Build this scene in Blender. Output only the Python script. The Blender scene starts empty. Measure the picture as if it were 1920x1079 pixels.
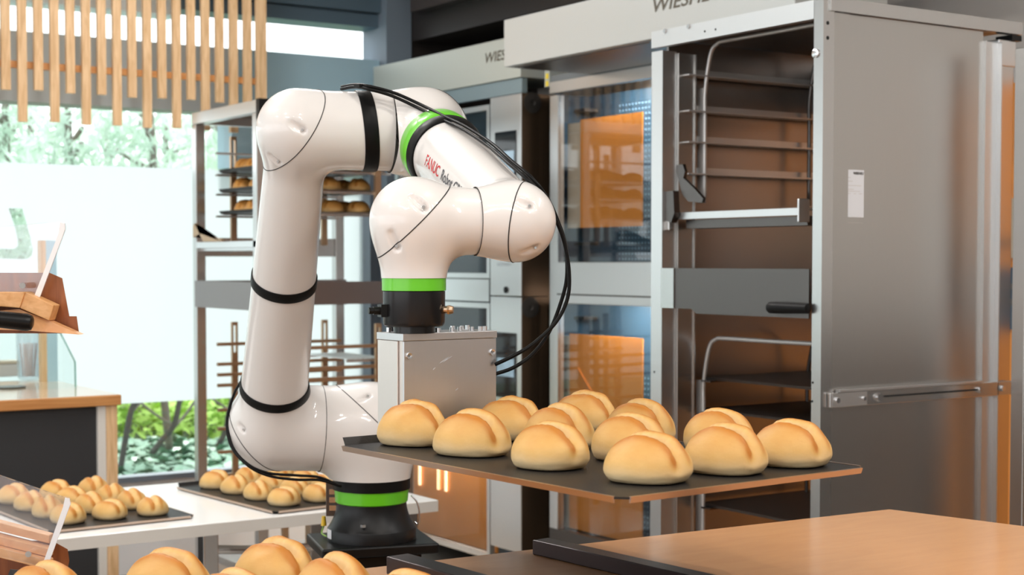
import bpy, bmesh, math, random
import numpy as np
from mathutils import Vector, Matrix

SC = bpy.context.scene
COL = SC.collection
random.seed(7)
rng = np.random.default_rng(7)

# ------------------------------------------------------------------ camera
F = 2850.0                       # focal length in pixels of the 1920 x 1079 frame
YP = 600.0                       # image row of the optical axis (lens is shifted a little)
PITCH = math.atan(110.0 / F)     # downward tilt; horizon falls on row 490
YAW = math.radians(33.83)        # view direction measured from +Y towards +X
H = 1.42                         # camera height
cam_d = bpy.data.cameras.new('camera')
cam = bpy.data.objects.new('camera', cam_d)
COL.objects.link(cam)
cam.location = (0, 0, H)
cam.rotation_euler = (math.pi / 2 - PITCH, 0, -YAW)
cam_d.sensor_fit = 'HORIZONTAL'
cam_d.sensor_width = 36.0
cam_d.lens = F * 36.0 / 1920.0
cam_d.shift_y = (YP - 539.5) / 1920.0
cam_d.clip_start = 0.05
cam_d.clip_end = 200
cam_d.dof.use_dof = True
cam_d.dof.focus_distance = 2.25
cam_d.dof.aperture_fstop = 9.0
SC.camera = cam

# ------------------------------------------------------------------ world, lights, exposure
world = bpy.data.worlds.new('overcast_sky')
SC.world = world
world.use_nodes = True
wn = world.node_tree.nodes
wl = world.node_tree.links
wn.clear()
w_out = wn.new('ShaderNodeOutputWorld')
w_bg = wn.new('ShaderNodeBackground')
w_tc = wn.new('ShaderNodeTexCoord')
w_sep = wn.new('ShaderNodeSeparateXYZ')
w_ramp = wn.new('ShaderNodeValToRGB')
wl.new(w_tc.outputs['Generated'], w_sep.inputs[0])
wl.new(w_sep.outputs['Z'], w_ramp.inputs[0])
w_ramp.color_ramp.elements[0].position = 0.0
w_ramp.color_ramp.elements[0].color = (0.97, 0.98, 1.0, 1)
w_ramp.color_ramp.elements[1].position = 1.0
w_ramp.color_ramp.elements[1].color = (0.86, 0.93, 1.0, 1)
wl.new(w_ramp.outputs[0], w_bg.inputs['Color'])
w_bg.inputs['Strength'].default_value = 2.2
wl.new(w_bg.outputs[0], w_out.inputs[0])


def area(name, loc, aim, size, power, color=(1, 1, 1), size_y=None):
    d = bpy.data.lights.new(name, 'AREA')
    d.energy = power
    d.color = color
    d.shape = 'DISK' if size_y is None else 'RECTANGLE'
    d.size = size
    if size_y:
        d.size_y = size_y
    o = bpy.data.objects.new(name, d)
    COL.objects.link(o)
    o.location = loc
    o.rotation_euler = (Vector(aim) - Vector(loc)).to_track_quat('-Z', 'Y').to_euler()
    return o


sun_d = bpy.data.lights.new('sun', 'SUN')
sun_d.energy = 4.2
sun_d.angle = math.radians(8)
sun_d.color = (1.0, 0.97, 0.92)
sun = bpy.data.objects.new('sun', sun_d)
COL.objects.link(sun)
sun.rotation_euler = Vector((-0.35, -1.0, -1.25)).to_track_quat('-Z', 'Y').to_euler()
# ceiling downlights of the room
for (lx, ly) in ((-0.6, 1.6), (0.6, 0.6), (1.6, 1.2), (0.4, 3.2), (-0.8, 0.0), (1.4, 4.6), (2.2, 0.3), (-1.6, 2.4)):
    area('ceiling_lamp', (lx, ly, 3.12), (lx, ly, 0), 0.13, 7.5, (1.0, 0.95, 0.89))
for (lx, ly) in ((-1.2, 0.6), (0.2, -0.6), (1.9, -0.8), (3.2, 0.9), (-0.4, 3.4), (1.3, 4.1), (2.3, 5.0)):  # unseen tubes added to fill the room and give long highlights
    area('fill_tube', (lx, ly, 3.14), (lx, ly, 0), 0.16, 20, (1.0, 0.98, 0.96), 1.3)

SC.view_settings.view_transform = 'Standard'
SC.view_settings.look = 'None'
SC.view_settings.gamma = 1.0
SC.view_settings.use_curve_mapping = False
SC.view_settings.exposure = 0.2
SC.cycles.max_bounces = 8
SC.cycles.transparent_max_bounces = 16
SC.cycles.caustics_reflective = False
SC.cycles.caustics_refractive = False
SC.cycles.sample_clamp_indirect = 6.0
SC.cycles.use_denoising = True

# ------------------------------------------------------------------ pixel <-> place helpers
RV = np.array([math.cos(YAW), -math.sin(YAW), 0.0])
DV = np.array([math.sin(YAW), math.cos(YAW), 0.0])
UV = np.array([0.0, 0.0, 1.0])
CAM = np.array([0.0, 0.0, H])


def ray(px, py):
    u = (px - 960.0) / F
    v = -(py - YP) / F
    c, s = math.cos(PITCH), math.sin(PITCH)
    return RV * u + DV * (c + v * s) + UV * (v * c - s)


def at_d(px, py, D):
    r = ray(px, py)
    return CAM + r * (D / float(r @ DV))


def at_z(px, py, z):
    r = ray(px, py)
    return CAM + r * ((z - H) / r[2])


def at_x(px, py, X):
    r = ray(px, py)
    return CAM + r * (X / r[0])


def at_y(px, py, Y):
    r = ray(px, py)
    return CAM + r * (Y / r[1])


def proj(p):
    q = np.asarray(p, float) - CAM
    c, s = math.cos(PITCH), math.sin(PITCH)
    fw = q @ DV
    up = q[2]
    z = fw * c - up * s
    y = fw * s + up * c
    return 960 + F * (q @ RV) / z, YP - F * y / z


# ------------------------------------------------------------------ materials
def new_mat(name):
    m = bpy.data.materials.new(name)
    m.use_nodes = True
    return m, m.node_tree.nodes, m.node_tree.links, m.node_tree.nodes['Principled BSDF']


def pmat(name, col, rough=0.5, metal=0.0, coat=0.0, bump=0.0, bscale=200.0, var=0.0, vscale=8.0, spec=0.5):
    m, n, l, b = new_mat(name)
    b.inputs['Base Color'].default_value = (*col, 1)
    b.inputs['Roughness'].default_value = rough
    b.inputs['Metallic'].default_value = metal
    b.inputs['Coat Weight'].default_value = coat
    b.inputs['Coat Roughness'].default_value = 0.06
    b.inputs['Specular IOR Level'].default_value = spec
    tc = n.new('ShaderNodeTexCoord')
    if var > 0:
        nz = n.new('ShaderNodeTexNoise')
        nz.inputs['Scale'].default_value = vscale
        nz.inputs['Detail'].default_value = 4
        mx = n.new('ShaderNodeMix')
        mx.data_type = 'RGBA'
        mx.inputs[6].default_value = (*[c * (1 - var) for c in col], 1)
        mx.inputs[7].default_value = (*[min(1, c * (1 + var)) for c in col], 1)
        l.new(tc.outputs['Object'], nz.inputs['Vector'])
        l.new(nz.outputs['Fac'], mx.inputs[0])
        l.new(mx.outputs[2], b.inputs['Base Color'])
    if bump > 0:
        nb = n.new('ShaderNodeTexNoise')
        nb.inputs['Scale'].default_value = bscale
        nb.inputs['Detail'].default_value = 3
        bp = n.new('ShaderNodeBump')
        bp.inputs['Strength'].default_value = bump
        bp.inputs['Distance'].default_value = 0.002
        l.new(tc.outputs['Object'], nb.inputs['Vector'])
        l.new(nb.outputs['Fac'], bp.inputs['Height'])
        l.new(bp.outputs[0], b.inputs['Normal'])
    return m


def brushed(name, col, rough=0.28, axis=(60, 60, 1), metal=1.0, amount=0.006):
    m, n, l, b = new_mat(name)
    b.inputs['Metallic'].default_value = metal
    tc = n.new('ShaderNodeTexCoord')
    mp = n.new('ShaderNodeMapping')
    mp.inputs['Scale'].default_value = axis
    nz = n.new('ShaderNodeTexNoise')
    nz.inputs['Scale'].default_value = 6
    nz.inputs['Detail'].default_value = 6
    l.new(tc.outputs['Object'], mp.inputs[0])
    l.new(mp.outputs[0], nz.inputs['Vector'])
    mr = n.new('ShaderNodeMapRange')
    mr.inputs['To Min'].default_value = max(0.02, rough - amount)
    mr.inputs['To Max'].default_value = rough + amount
    l.new(nz.outputs['Fac'], mr.inputs[0])
    l.new(mr.outputs[0], b.inputs['Roughness'])
    mx = n.new('ShaderNodeMix')
    mx.data_type = 'RGBA'
    mx.inputs[6].default_value = (*[c * 0.985 for c in col], 1)
    mx.inputs[7].default_value = (*[min(1, c * 1.015) for c in col], 1)
    l.new(nz.outputs['Fac'], mx.inputs[0])
    l.new(mx.outputs[2], b.inputs['Base Color'])
    return m


def wood(name, c0, c1, scale=(1, 12, 12), rough=0.45, coat=0.0, ns=5.0):
    m, n, l, b = new_mat(name)
    tc = n.new('ShaderNodeTexCoord')
    mp = n.new('ShaderNodeMapping')
    mp.inputs['Scale'].default_value = scale
    nz = n.new('ShaderNodeTexNoise')
    nz.inputs['Scale'].default_value = ns
    nz.inputs['Detail'].default_value = 8
    nz.inputs['Distortion'].default_value = 0.6
    rp = n.new('ShaderNodeValToRGB')
    rp.color_ramp.elements[0].position = 0.35
    rp.color_ramp.elements[0].color = (*c0, 1)
    rp.color_ramp.elements[1].position = 0.65
    rp.color_ramp.elements[1].color = (*c1, 1)
    l.new(tc.outputs['Object'], mp.inputs[0])
    l.new(mp.outputs[0], nz.inputs['Vector'])
    l.new(nz.outputs['Fac'], rp.inputs[0])
    l.new(rp.outputs[0], b.inputs['Base Color'])
    b.inputs['Roughness'].default_value = rough
    b.inputs['Coat Weight'].default_value = coat
    b.inputs['Coat Roughness'].default_value = 0.12
    return m


def glass(name, tint=(1, 1, 1), refl=(1, 1, 1), boost=1.0, rough=0.0, haze=0.0, hazecol=(1, 1, 1)):
    m, n, l, b = new_mat(name)
    n.remove(b)
    out = n['Material Output']
    tr = n.new('ShaderNodeBsdfTransparent')
    tr.inputs[0].default_value = (*tint, 1)
    gl = n.new('ShaderNodeBsdfGlossy')
    gl.inputs['Color'].default_value = (*refl, 1)
    gl.inputs['Roughness'].default_value = rough
    fr = n.new('ShaderNodeFresnel')
    geo = n.new('ShaderNodeNewGeometry')
    ior = n.new('ShaderNodeMapRange')
    ior.inputs['To Min'].default_value = 1.5
    ior.inputs['To Max'].default_value = 1 / 1.5
    l.new(geo.outputs['Backfacing'], ior.inputs[0])
    l.new(ior.outputs[0], fr.inputs['IOR'])
    mu = n.new('ShaderNodeMath')
    mu.operation = 'MULTIPLY'
    mu.use_clamp = True
    mu.inputs[1].default_value = boost
    l.new(fr.outputs[0], mu.inputs[0])
    mx = n.new('ShaderNodeMixShader')
    l.new(mu.outputs[0], mx.inputs[0])
    l.new(tr.outputs[0], mx.inputs[1])
    l.new(gl.outputs[0], mx.inputs[2])
    last = mx
    if haze > 0:
        df = n.new('ShaderNodeBsdfTranslucent')
        df.inputs[0].default_value = (*hazecol, 1)
        d2 = n.new('ShaderNodeBsdfDiffuse')
        d2.inputs[0].default_value = (*hazecol, 1)
        ad = n.new('ShaderNodeMixShader')
        ad.inputs[0].default_value = 0.5
        l.new(df.outputs[0], ad.inputs[1])
        l.new(d2.outputs[0], ad.inputs[2])
        m2 = n.new('ShaderNodeMixShader')
        m2.inputs[0].default_value = haze
        l.new(mx.outputs[0], m2.inputs[1])
        l.new(ad.outputs[0], m2.inputs[2])
        last = m2
    l.new(last.outputs[0], out.inputs[0])
    return m


def translucent(name, col, diff=0.3):
    m, n, l, b = new_mat(name)
    n.remove(b)
    t = n.new('ShaderNodeBsdfTranslucent')
    t.inputs[0].default_value = (*col, 1)
    d = n.new('ShaderNodeBsdfDiffuse')
    d.inputs[0].default_value = (*col, 1)
    mx = n.new('ShaderNodeMixShader')
    mx.inputs[0].default_value = diff
    l.new(t.outputs[0], mx.inputs[1])
    l.new(d.outputs[0], mx.inputs[2])
    l.new(mx.outputs[0], n['Material Output'].inputs[0])
    return m


def bun_mat(name, pale, gold, brown):
    m, n, l, b = new_mat(name)
    at = n.new('ShaderNodeAttribute')
    at.attribute_name = 'bake'
    tc = n.new('ShaderNodeTexCoord')
    nz = n.new('ShaderNodeTexNoise')
    nz.inputs['Scale'].default_value = 28
    nz.inputs['Detail'].default_value = 5
    l.new(tc.outputs['Object'], nz.inputs['Vector'])
    ad = n.new('ShaderNodeMath')
    ad.operation = 'MULTIPLY_ADD'
    ad.inputs[1].default_value = 0.36
    l.new(nz.outputs['Fac'], ad.inputs[0])
    l.new(at.outputs['Fac'], ad.inputs[2])
    su = n.new('ShaderNodeMath')
    su.operation = 'SUBTRACT'
    su.inputs[1].default_value = 0.18
    l.new(ad.outputs[0], su.inputs[0])
    rp = n.new('ShaderNodeValToRGB')
    rp.color_ramp.elements[0].position = 0.08
    rp.color_ramp.elements[0].color = (*pale, 1)
    rp.color_ramp.elements[1].position = 0.95
    rp.color_ramp.elements[1].color = (*brown, 1)
    e = rp.color_ramp.elements.new(0.5)
    e.color = (*gold, 1)
    l.new(su.outputs[0], rp.inputs[0])
    l.new(rp.outputs[0], b.inputs['Base Color'])
    b.inputs['Roughness'].default_value = 0.5
    b.inputs['Specular IOR Level'].default_value = 0.25
    b.inputs['Subsurface Weight'].default_value = 0.0
    n2 = n.new('ShaderNodeTexNoise')
    n2.inputs['Scale'].default_value = 160
    n2.inputs['Detail'].default_value = 4
    l.new(tc.outputs['Object'], n2.inputs['Vector'])
    bp = n.new('ShaderNodeBump')
    bp.inputs['Strength'].default_value = 0.25
    bp.inputs['Distance'].default_value = 0.0015
    l.new(n2.outputs['Fac'], bp.inputs['Height'])
    l.new(bp.outputs[0], b.inputs['Normal'])
    return m


M = {}
M['shell'] = pmat('pearl_white_shell', (0.79, 0.76, 0.735), 0.34, coat=0.8, spec=0.4)
M['seam'] = pmat('seam_dark', (0.03, 0.028, 0.028), 0.6)
M['black'] = pmat('black_plastic', (0.006, 0.006, 0.006), 0.32, spec=0.25)
M['rubber'] = pmat('black_rubber', (0.005, 0.005, 0.005), 0.42, spec=0.16)
M['casting'] = pmat('black_casting', (0.006, 0.006, 0.0065), 0.38, spec=0.3)
M['anod'] = pmat('black_anodised', (0.008, 0.0075, 0.008), 0.25, spec=0.35)
M['green'] = pmat('signal_green', (0.13, 0.58, 0.015), 0.35, coat=0.3)
M['alu'] = brushed('milled_aluminium', (0.72, 0.72, 0.73), 0.36, (40, 40, 3))
M['alu_side'] = brushed('aluminium_side', (0.80, 0.74, 0.70), 0.4, (40, 40, 3))
M['steel'] = brushed('brushed_stainless', (0.60, 0.595, 0.585), 0.27, (50, 50, 1.5))
M['steel_panel'] = brushed('brushed_panel', (0.54, 0.53, 0.51), 0.30, (60, 60, 1.5))
M['steel_light'] = brushed('light_stainless', (0.74, 0.75, 0.755), 0.36, (50, 50, 1.5))
M['steel_hood'] = brushed('hood_steel', (0.56, 0.58, 0.57), 0.42, (1, 50, 50), metal=0.45)
M['hood_far'] = pmat('grey_green_hood', (0.56, 0.59, 0.54), 0.45, metal=0.35)
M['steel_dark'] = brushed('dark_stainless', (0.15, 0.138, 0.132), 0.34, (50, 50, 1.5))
M['plate_steel'] = brushed('dull_plate_steel', (0.27, 0.24, 0.235), 0.36)
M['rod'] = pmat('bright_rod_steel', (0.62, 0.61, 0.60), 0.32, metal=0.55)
M['chrome'] = pmat('zinc_bolt', (0.75, 0.75, 0.76), 0.2, metal=1.0)
M['brass'] = pmat('brass_fitting', (0.75, 0.55, 0.38), 0.25, metal=1.0)
M['hole'] = pmat('dark_hole', (0.006, 0.006, 0.006), 0.8)
M['tray'] = pmat('nonstick_black', (0.016, 0.0145, 0.0135), 0.42, bump=0.25, bscale=350, spec=0.28)
M['tray_edge'] = brushed('worn_tray_edge', (0.55, 0.42, 0.34), 0.3, (40, 40, 1))
M['wood_counter'] = wood('tan_counter_laminate', (0.60, 0.295, 0.125), (0.64, 0.325, 0.14), (2.0, 9, 9), 0.36, 0.4)
M['wood_edge'] = wood('orange_wood_edge', (0.46, 0.19, 0.055), (0.56, 0.26, 0.085), (1, 20, 20), 0.45)
M['wood_slat'] = wood('pine_slat', (0.62, 0.385, 0.19), (0.80, 0.545, 0.31), (14, 14, 1.6), 0.55)
M['wood_stand'] = wood('cherry_stand', (0.20, 0.06, 0.02), (0.36, 0.12, 0.035), (16, 16, 2), 0.45)
M['wood_block'] = wood('light_beech_block', (0.66, 0.33, 0.12), (0.80, 0.45, 0.20), (2, 22, 22), 0.45)
M['wood_orange'] = wood('warm_beech_board', (0.78, 0.38, 0.16), (0.88, 0.50, 0.24), (2, 14, 14), 0.4, 0.2)
M['white_lam'] = pmat('white_laminate', (0.82, 0.81, 0.78), 0.3, coat=0.2)
M['white_edge'] = pmat('white_table_edge', (0.70, 0.67, 0.62), 0.5)
M['black_panel'] = pmat('charcoal_panel', (0.022, 0.022, 0.024), 0.6, var=0.25, vscale=300)
M['wall_grey'] = pmat('blue_grey_paint', (0.56, 0.62, 0.65), 0.6)
M['wall_blue'] = pmat('steel_blue_paint', (0.42, 0.62, 0.72), 0.55)
M['wall_dark'] = pmat('dark_brown_panel', (0.022, 0.017, 0.015), 0.45)
M['wall_white'] = pmat('white_wall_paint', (0.78, 0.80, 0.83), 0.6)
M['wall_right'] = pmat('warm_grey_wall', (0.62, 0.59, 0.56), 0.6)
M['ceiling'] = pmat('ceiling_paint', (0.60, 0.62, 0.62), 0.7)
M['floor'] = pmat('pale_floor_tile', (0.42, 0.38, 0.34), 0.25, var=0.08, vscale=3)
M['glass'] = glass('window_glass', (0.96, 0.99, 0.985))
M['oven_glass'] = glass('oven_door_glass', (0.80, 0.80, 0.80), boost=0.8)
M['acrylic'] = glass('clear_acrylic', (0.97, 0.97, 0.985), boost=1.2, haze=0.07, hazecol=(0.93, 0.92, 0.96))
M['acrylic_edge'] = pmat('frosted_acrylic_edge', (0.88, 0.87, 0.88), 0.3)
M['guard_glass'] = glass('sneeze_guard_glass', (0.93, 0.98, 0.97))
M['guard_edge'] = pmat('green_glass_edge', (0.18, 0.42, 0.38), 0.2)
M['film'] = translucent('frosted_window_film', (0.62, 0.655, 0.68), 0.2)
M['orange'] = pmat('orange_board', (0.80, 0.30, 0.045), 0.42, var=0.10, vscale=3)
M['orange_wall'] = pmat('orange_wall', (0.85, 0.32, 0.06), 0.5, var=0.12, vscale=4)
M['beige'] = pmat('beige_strip', (0.55, 0.47, 0.36), 0.5)
M['oven_dark'] = pmat('oven_blue_reflection', (0.022, 0.06, 0.105), 0.35)  # bluish reflection of the door glass is painted into the chamber colour
M['oven_dot'] = pmat('perforation_blue', (0.30, 0.52, 0.70), 0.4)
M['screen'] = pmat('display_glass', (0.01, 0.012, 0.015), 0.08)
M['screen_lit'] = pmat('display_picture', (0.35, 0.50, 0.62), 0.2, var=0.6, vscale=14)
M['side_brown'] = pmat('bronze_side_panel', (0.10, 0.065, 0.04), 0.3, metal=0.7)
M['steel_warm_refl'] = pmat('warm_reflection_steel', (0.50, 0.33, 0.20), 0.35, metal=0.8)  # warm reflections of the interior are put into this steel colour
M['grille'] = pmat('vent_grille', (0.05, 0.045, 0.04), 0.5, metal=0.5)
M['yellow'] = pmat('yellow_label', (0.85, 0.65, 0.05), 0.5)
M['paper'] = pmat('paper_label', (0.78, 0.79, 0.82), 0.6)
M['ink'] = pmat('print_ink', (0.07, 0.065, 0.06), 0.6)
M['logo_ink'] = pmat('hood_letter_ink', (0.10, 0.085, 0.06), 0.5)
M['red'] = pmat('red_print', (0.62, 0.02, 0.03), 0.5)
M['grey_print'] = pmat('dark_grey_print', (0.09, 0.09, 0.10), 0.5)
M['rail'] = pmat('dark_metal_rail', (0.05, 0.034, 0.034), 0.3, metal=0.75)
M['bark'] = pmat('tree_bark', (0.20, 0.17, 0.145), 0.9)
M['dark_bark'] = pmat('dark_shrub_bark', (0.09, 0.08, 0.075), 0.9)
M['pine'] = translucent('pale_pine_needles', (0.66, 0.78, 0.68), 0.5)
M['ivy'] = pmat('ivy_leaves', (0.30, 0.47, 0.34), 0.4, var=0.6, vscale=9)
M['grass'] = pmat('spring_grass', (0.50, 0.74, 0.16), 0.8, var=0.4, vscale=2.2)
M['ground'] = pmat('garden_soil', (0.10, 0.13, 0.07), 0.9, var=0.4, vscale=2)
M['cable_print'] = pmat('white_cable_print', (0.7, 0.7, 0.7), 0.6)
M['yellow_plug'] = pmat('yellow_plug', (0.85, 0.55, 0.03), 0.4)
M['green_wire'] = pmat('green_yellow_wire', (0.25, 0.45, 0.08), 0.5)
M['jar'] = glass('jar_glass', (0.9, 0.93, 0.95), boost=1.5, haze=0.12)
M['bun_a'] = bun_mat('golden_crust', (0.76, 0.585, 0.34), (0.66, 0.405, 0.14), (0.49, 0.185, 0.03))
M['bun_b'] = bun_mat('pale_crust', (0.78, 0.61, 0.36), (0.68, 0.43, 0.155), (0.52, 0.21, 0.04))
M['bun_c'] = bun_mat('dark_crust', (0.80, 0.50, 0.20), (0.68, 0.33, 0.085), (0.48, 0.18, 0.03))


# ------------------------------------------------------------------ object helpers
def set_mat(o, m):
    o.data.materials.clear()
    o.data.materials.append(m if not isinstance(m, str) else M[m])


def tag(o, label=None, cat=None, group=None, kind=None):
    if label:
        o['label'] = label
    if cat:
        o['category'] = cat
    if group:
        o['group'] = group
    if kind:
        o['kind'] = kind
    return o


def thing(name, loc, label, cat, group=None):
    o = bpy.data.objects.new(name, None)
    o.empty_display_size = 0.05
    COL.objects.link(o)
    o.location = Vector([float(c) for c in loc])
    return tag(o, label, cat, group)


def root_of(o):
    v = Vector((0, 0, 0))
    while o is not None:
        v = v + o.location
        o = o.parent
    return v


def obj_from(name, verts, faces, mat, parent=None, smooth=False, world=True):
    me = bpy.data.meshes.new(name)
    me.from_pydata([tuple(map(float, v)) for v in verts], [], [tuple(map(int, f)) for f in faces])
    me.validate()
    o = bpy.data.objects.new(name, me)
    COL.objects.link(o)
    if smooth:
        me.polygons.foreach_set('use_smooth', [True] * len(me.polygons))
    set_mat(o, mat)
    if parent is not None:
        o.parent = parent
        if world:
            rt = root_of(parent)
            me.transform(Matrix.Translation(-rt))
    return o


class MB:
    """collects simple solids in world coordinates, becomes ONE mesh"""

    def __init__(self):
        self.v, self.f = [], []

    def add(self, vs, fs):
        b = len(self.v)
        self.v += [tuple(map(float, p)) for p in vs]
        self.f += [tuple(b + i for i in f) for f in fs]
        return self

    def box(self, x0, x1, y0, y1, z0, z1):
        vs = [(x0, y0, z0), (x1, y0, z0), (x1, y1, z0), (x0, y1, z0), (x0, y0, z1), (x1, y0, z1), (x1, y1, z1), (x0, y1, z1)]
        return self.add(vs, [(0, 3, 2, 1), (4, 5, 6, 7), (0, 1, 5, 4), (1, 2, 6, 5), (2, 3, 7, 6), (3, 0, 4, 7)])

    def prism(self, pts, vec):
        n = len(pts)
        vec = np.asarray(vec, float)
        a = [np.asarray(p, float) for p in pts]
        vs = a + [p + vec for p in a]
        fs = [tuple(range(n - 1, -1, -1)), tuple(range(n, 2 * n))]
        fs += [(i, (i + 1) % n, n + (i + 1) % n, n + i) for i in range(n)]
        return self.add(vs, fs)

    def beam(self, a, b, w, h, up=(0, 0, 1)):
        a, b = np.asarray(a, float), np.asarray(b, float)
        t = (b - a) / np.linalg.norm(b - a)
        up = np.asarray(up, float)
        if abs(t @ up) > 0.98:
            up = np.array([1.0, 0, 0])
        s = np.cross(t, up)
        s /= np.linalg.norm(s)
        u = np.cross(s, t)
        q = [a - s * w / 2 - u * h / 2, a + s * w / 2 - u * h / 2, a + s * w / 2 + u * h / 2, a - s * w / 2 + u * h / 2]
        return self.prism(q, b - a)

    def cyl(self, a, b, r0, r1=None, n=16):
        r1 = r0 if r1 is None else r1
        a, b = np.asarray(a, float), np.asarray(b, float)
        s, u = frame(b - a)
        vs = []
        for p, r in ((a, r0), (b, r1)):
            for i in range(n):
                t = 2 * math.pi * i / n
                vs.append(p + (s * math.cos(t) + u * math.sin(t)) * r)
        fs = [tuple(range(n - 1, -1, -1)), tuple(range(n, 2 * n))]
        fs += [(i, (i + 1) % n, n + (i + 1) % n, n + i) for i in range(n)]
        return self.add(vs, fs)

    def build(self, name, mat, parent=None, smooth=False, bevel=0.0):
        o = obj_from(name, self.v, self.f, mat, parent, smooth)
        bm = bmesh.new()
        bm.from_mesh(o.data)
        bmesh.ops.recalc_face_normals(bm, faces=bm.faces)
        if bevel > 0:
            bmesh.ops.bevel(bm, geom=[e for e in bm.edges if len(e.link_faces) == 2 and e.calc_face_angle(0) > 0.5], offset=bevel, segments=2, affect='EDGES', profile=0.5, clamp_overlap=True)
        bm.to_mesh(o.data)
        bm.free()
        return o


def frame(t):
    t = np.asarray(t, float)
    t = t / np.linalg.norm(t)
    up = np.array([0, 0, 1.0]) if abs(t[2]) < 0.95 else np.array([1.0, 0, 0])
    s = np.cross(t, up)
    s /= np.linalg.norm(s)
    return s, np.cross(s, t)


def box(name, x0, x1, y0, y1, z0, z1, mat, parent=None, bevel=0.0):
    return MB().box(min(x0, x1), max(x0, x1), min(y0, y1), max(y0, y1), min(z0, z1), max(z0, z1)).build(name, mat, parent, bevel=bevel)


def lathe(name, base, axis, prof, mat, parent=None, n=64, closed=False):
    """prof: list of (distance along axis, radius)"""
    base = np.asarray(base, float)
    axis = np.asarray(axis, float) / np.linalg.norm(axis)
    s, u = frame(axis)
    vs, fs = [], []
    k = len(prof)
    for (h, r) in prof:
        for i in range(n):
            t = 2 * math.pi * i / n
            vs.append(base + axis * h + (s * math.cos(t) + u * math.sin(t)) * r)
    rows = k if closed else k - 1
    for j in range(rows):
        j2 = (j + 1) % k
        for i in range(n):
            fs.append((j * n + i, j * n + (i + 1) % n, j2 * n + (i + 1) % n, j2 * n + i))
    if not closed:
        fs.append(tuple(range(n - 1, -1, -1)))
        fs.append(tuple((k - 1) * n + i for i in range(n)))
    o = obj_from(name, vs, fs, mat, parent)
    bm = bmesh.new()
    bm.from_mesh(o.data)
    bmesh.ops.recalc_face_normals(bm, faces=bm.faces)
    bm.to_mesh(o.data)
    bm.free()
    shade_auto(o, 35)
    return o


def shade_auto(o, deg):
    me = o.data
    me.polygons.foreach_set('use_smooth', [True] * len(me.polygons))
    bm = bmesh.new()
    bm.from_mesh(me)
    lim = math.radians(deg)
    for e in bm.edges:
        e.smooth = not (len(e.link_faces) == 2 and e.calc_face_angle(0) > lim)
    bm.to_mesh(me)
    bm.free()


def catmull(pts, k=8):
    P = [np.asarray(p, float) for p in pts]
    P = [2 * P[0] - P[1]] + P + [2 * P[-1] - P[-2]]
    out = []
    for i in range(1, len(P) - 2):
        for j in range(k):
            t = j / k
            a, b, c, d = P[i - 1], P[i], P[i + 1], P[i + 2]
            out.append(0.5 * (2 * b + (c - a) * t + (2 * a - 5 * b + 4 * c - d) * t * t + (3 * b - a - 3 * c + d) * t ** 3))
    out.append(P[-2])
    return out


def tube(name, pts, r, mat, parent=None, n=10, k=8, closed=False, smooth_path=True):
    P = catmull(pts, k) if smooth_path and not closed else [np.asarray(p, float) for p in pts]
    m = len(P)
    vs, fs = [], []
    prev = None
    for i in range(m):
        a = P[(i - 1) % m] if (closed or i > 0) else P[i]
        b = P[(i + 1) % m] if (closed or i < m - 1) else P[i]
        t = (b - a) / (np.linalg.norm(b - a) + 1e-12)
        if prev is None:
            s, u = frame(t)
        else:
            s = prev - t * (prev @ t)
            s /= np.linalg.norm(s)
            u = np.cross(s, t)
        prev = s
        for j in range(n):
            q = 2 * math.pi * j / n
            vs.append(P[i] + (s * math.cos(q) + u * math.sin(q)) * r)
    rows = m if closed else m - 1
    for i in range(rows):
        i2 = (i + 1) % m
        for j in range(n):
            fs.append((i * n + j, i * n + (j + 1) % n, i2 * n + (j + 1) % n, i2 * n + j))
    if not closed:
        fs.append(tuple(range(n - 1, -1, -1)))
        fs.append(tuple((m - 1) * n + j for j in range(n)))
    return obj_from(name, vs, fs, mat, parent, smooth=True)


def text_mesh(body, size, shear=0.0, extrude=0.0, bold=0.0, spacing=1.0):
    c = bpy.data.curves.new('lettering', 'FONT')
    c.body = body
    c.size = size
    c.shear = shear
    c.extrude = extrude
    c.offset = bold
    c.space_character = spacing
    c.resolution_u = 3
    o = bpy.data.objects.new('lettering_tmp', c)
    COL.objects.link(o)
    dg = bpy.context.evaluated_depsgraph_get()
    dg.update()
    me = bpy.data.meshes.new_from_object(o.evaluated_get(dg))
    v = np.array([tuple(q.co) for q in me.vertices])
    f = [tuple(p.vertices) for p in me.polygons]
    bpy.data.objects.remove(o)
    bpy.data.curves.remove(c)
    bpy.data.meshes.remove(me)
    return v, f


def lettering(name, body, size, origin, xdir, ydir, mat, parent, shear=0.0, bold=0.0, lift=0.0008, spacing=1.0, sx=1.0):
    v, f = text_mesh(body, size, shear, 0.0, bold, spacing)
    xd = np.asarray(xdir, float) / np.linalg.norm(xdir)
    yd = np.asarray(ydir, float) / np.linalg.norm(ydir)
    nd = np.cross(xd, yd)
    w = np.asarray(origin, float) + np.outer(v[:, 0] * sx, xd) + np.outer(v[:, 1], yd) + nd * lift
    return obj_from(name, w, f, mat, parent)


# ------------------------------------------------------------------ smooth solids (signed distance + surface nets)
def seg(P, a, b, r0, r1):
    a, b = np.asarray(a, float), np.asarray(b, float)
    ab = b - a
    t = np.clip(((P - a) @ ab) / (ab @ ab), 0, 1)
    return np.linalg.norm(P - a - t[:, None] * ab, axis=1) - (r0 + t * (r1 - r0))


def smin(a, b, k):
    h = np.clip(0.5 + 0.5 * (b - a) / k, 0, 1)
    return b * (1 - h) + a * h - k * h * (1 - h)


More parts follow.
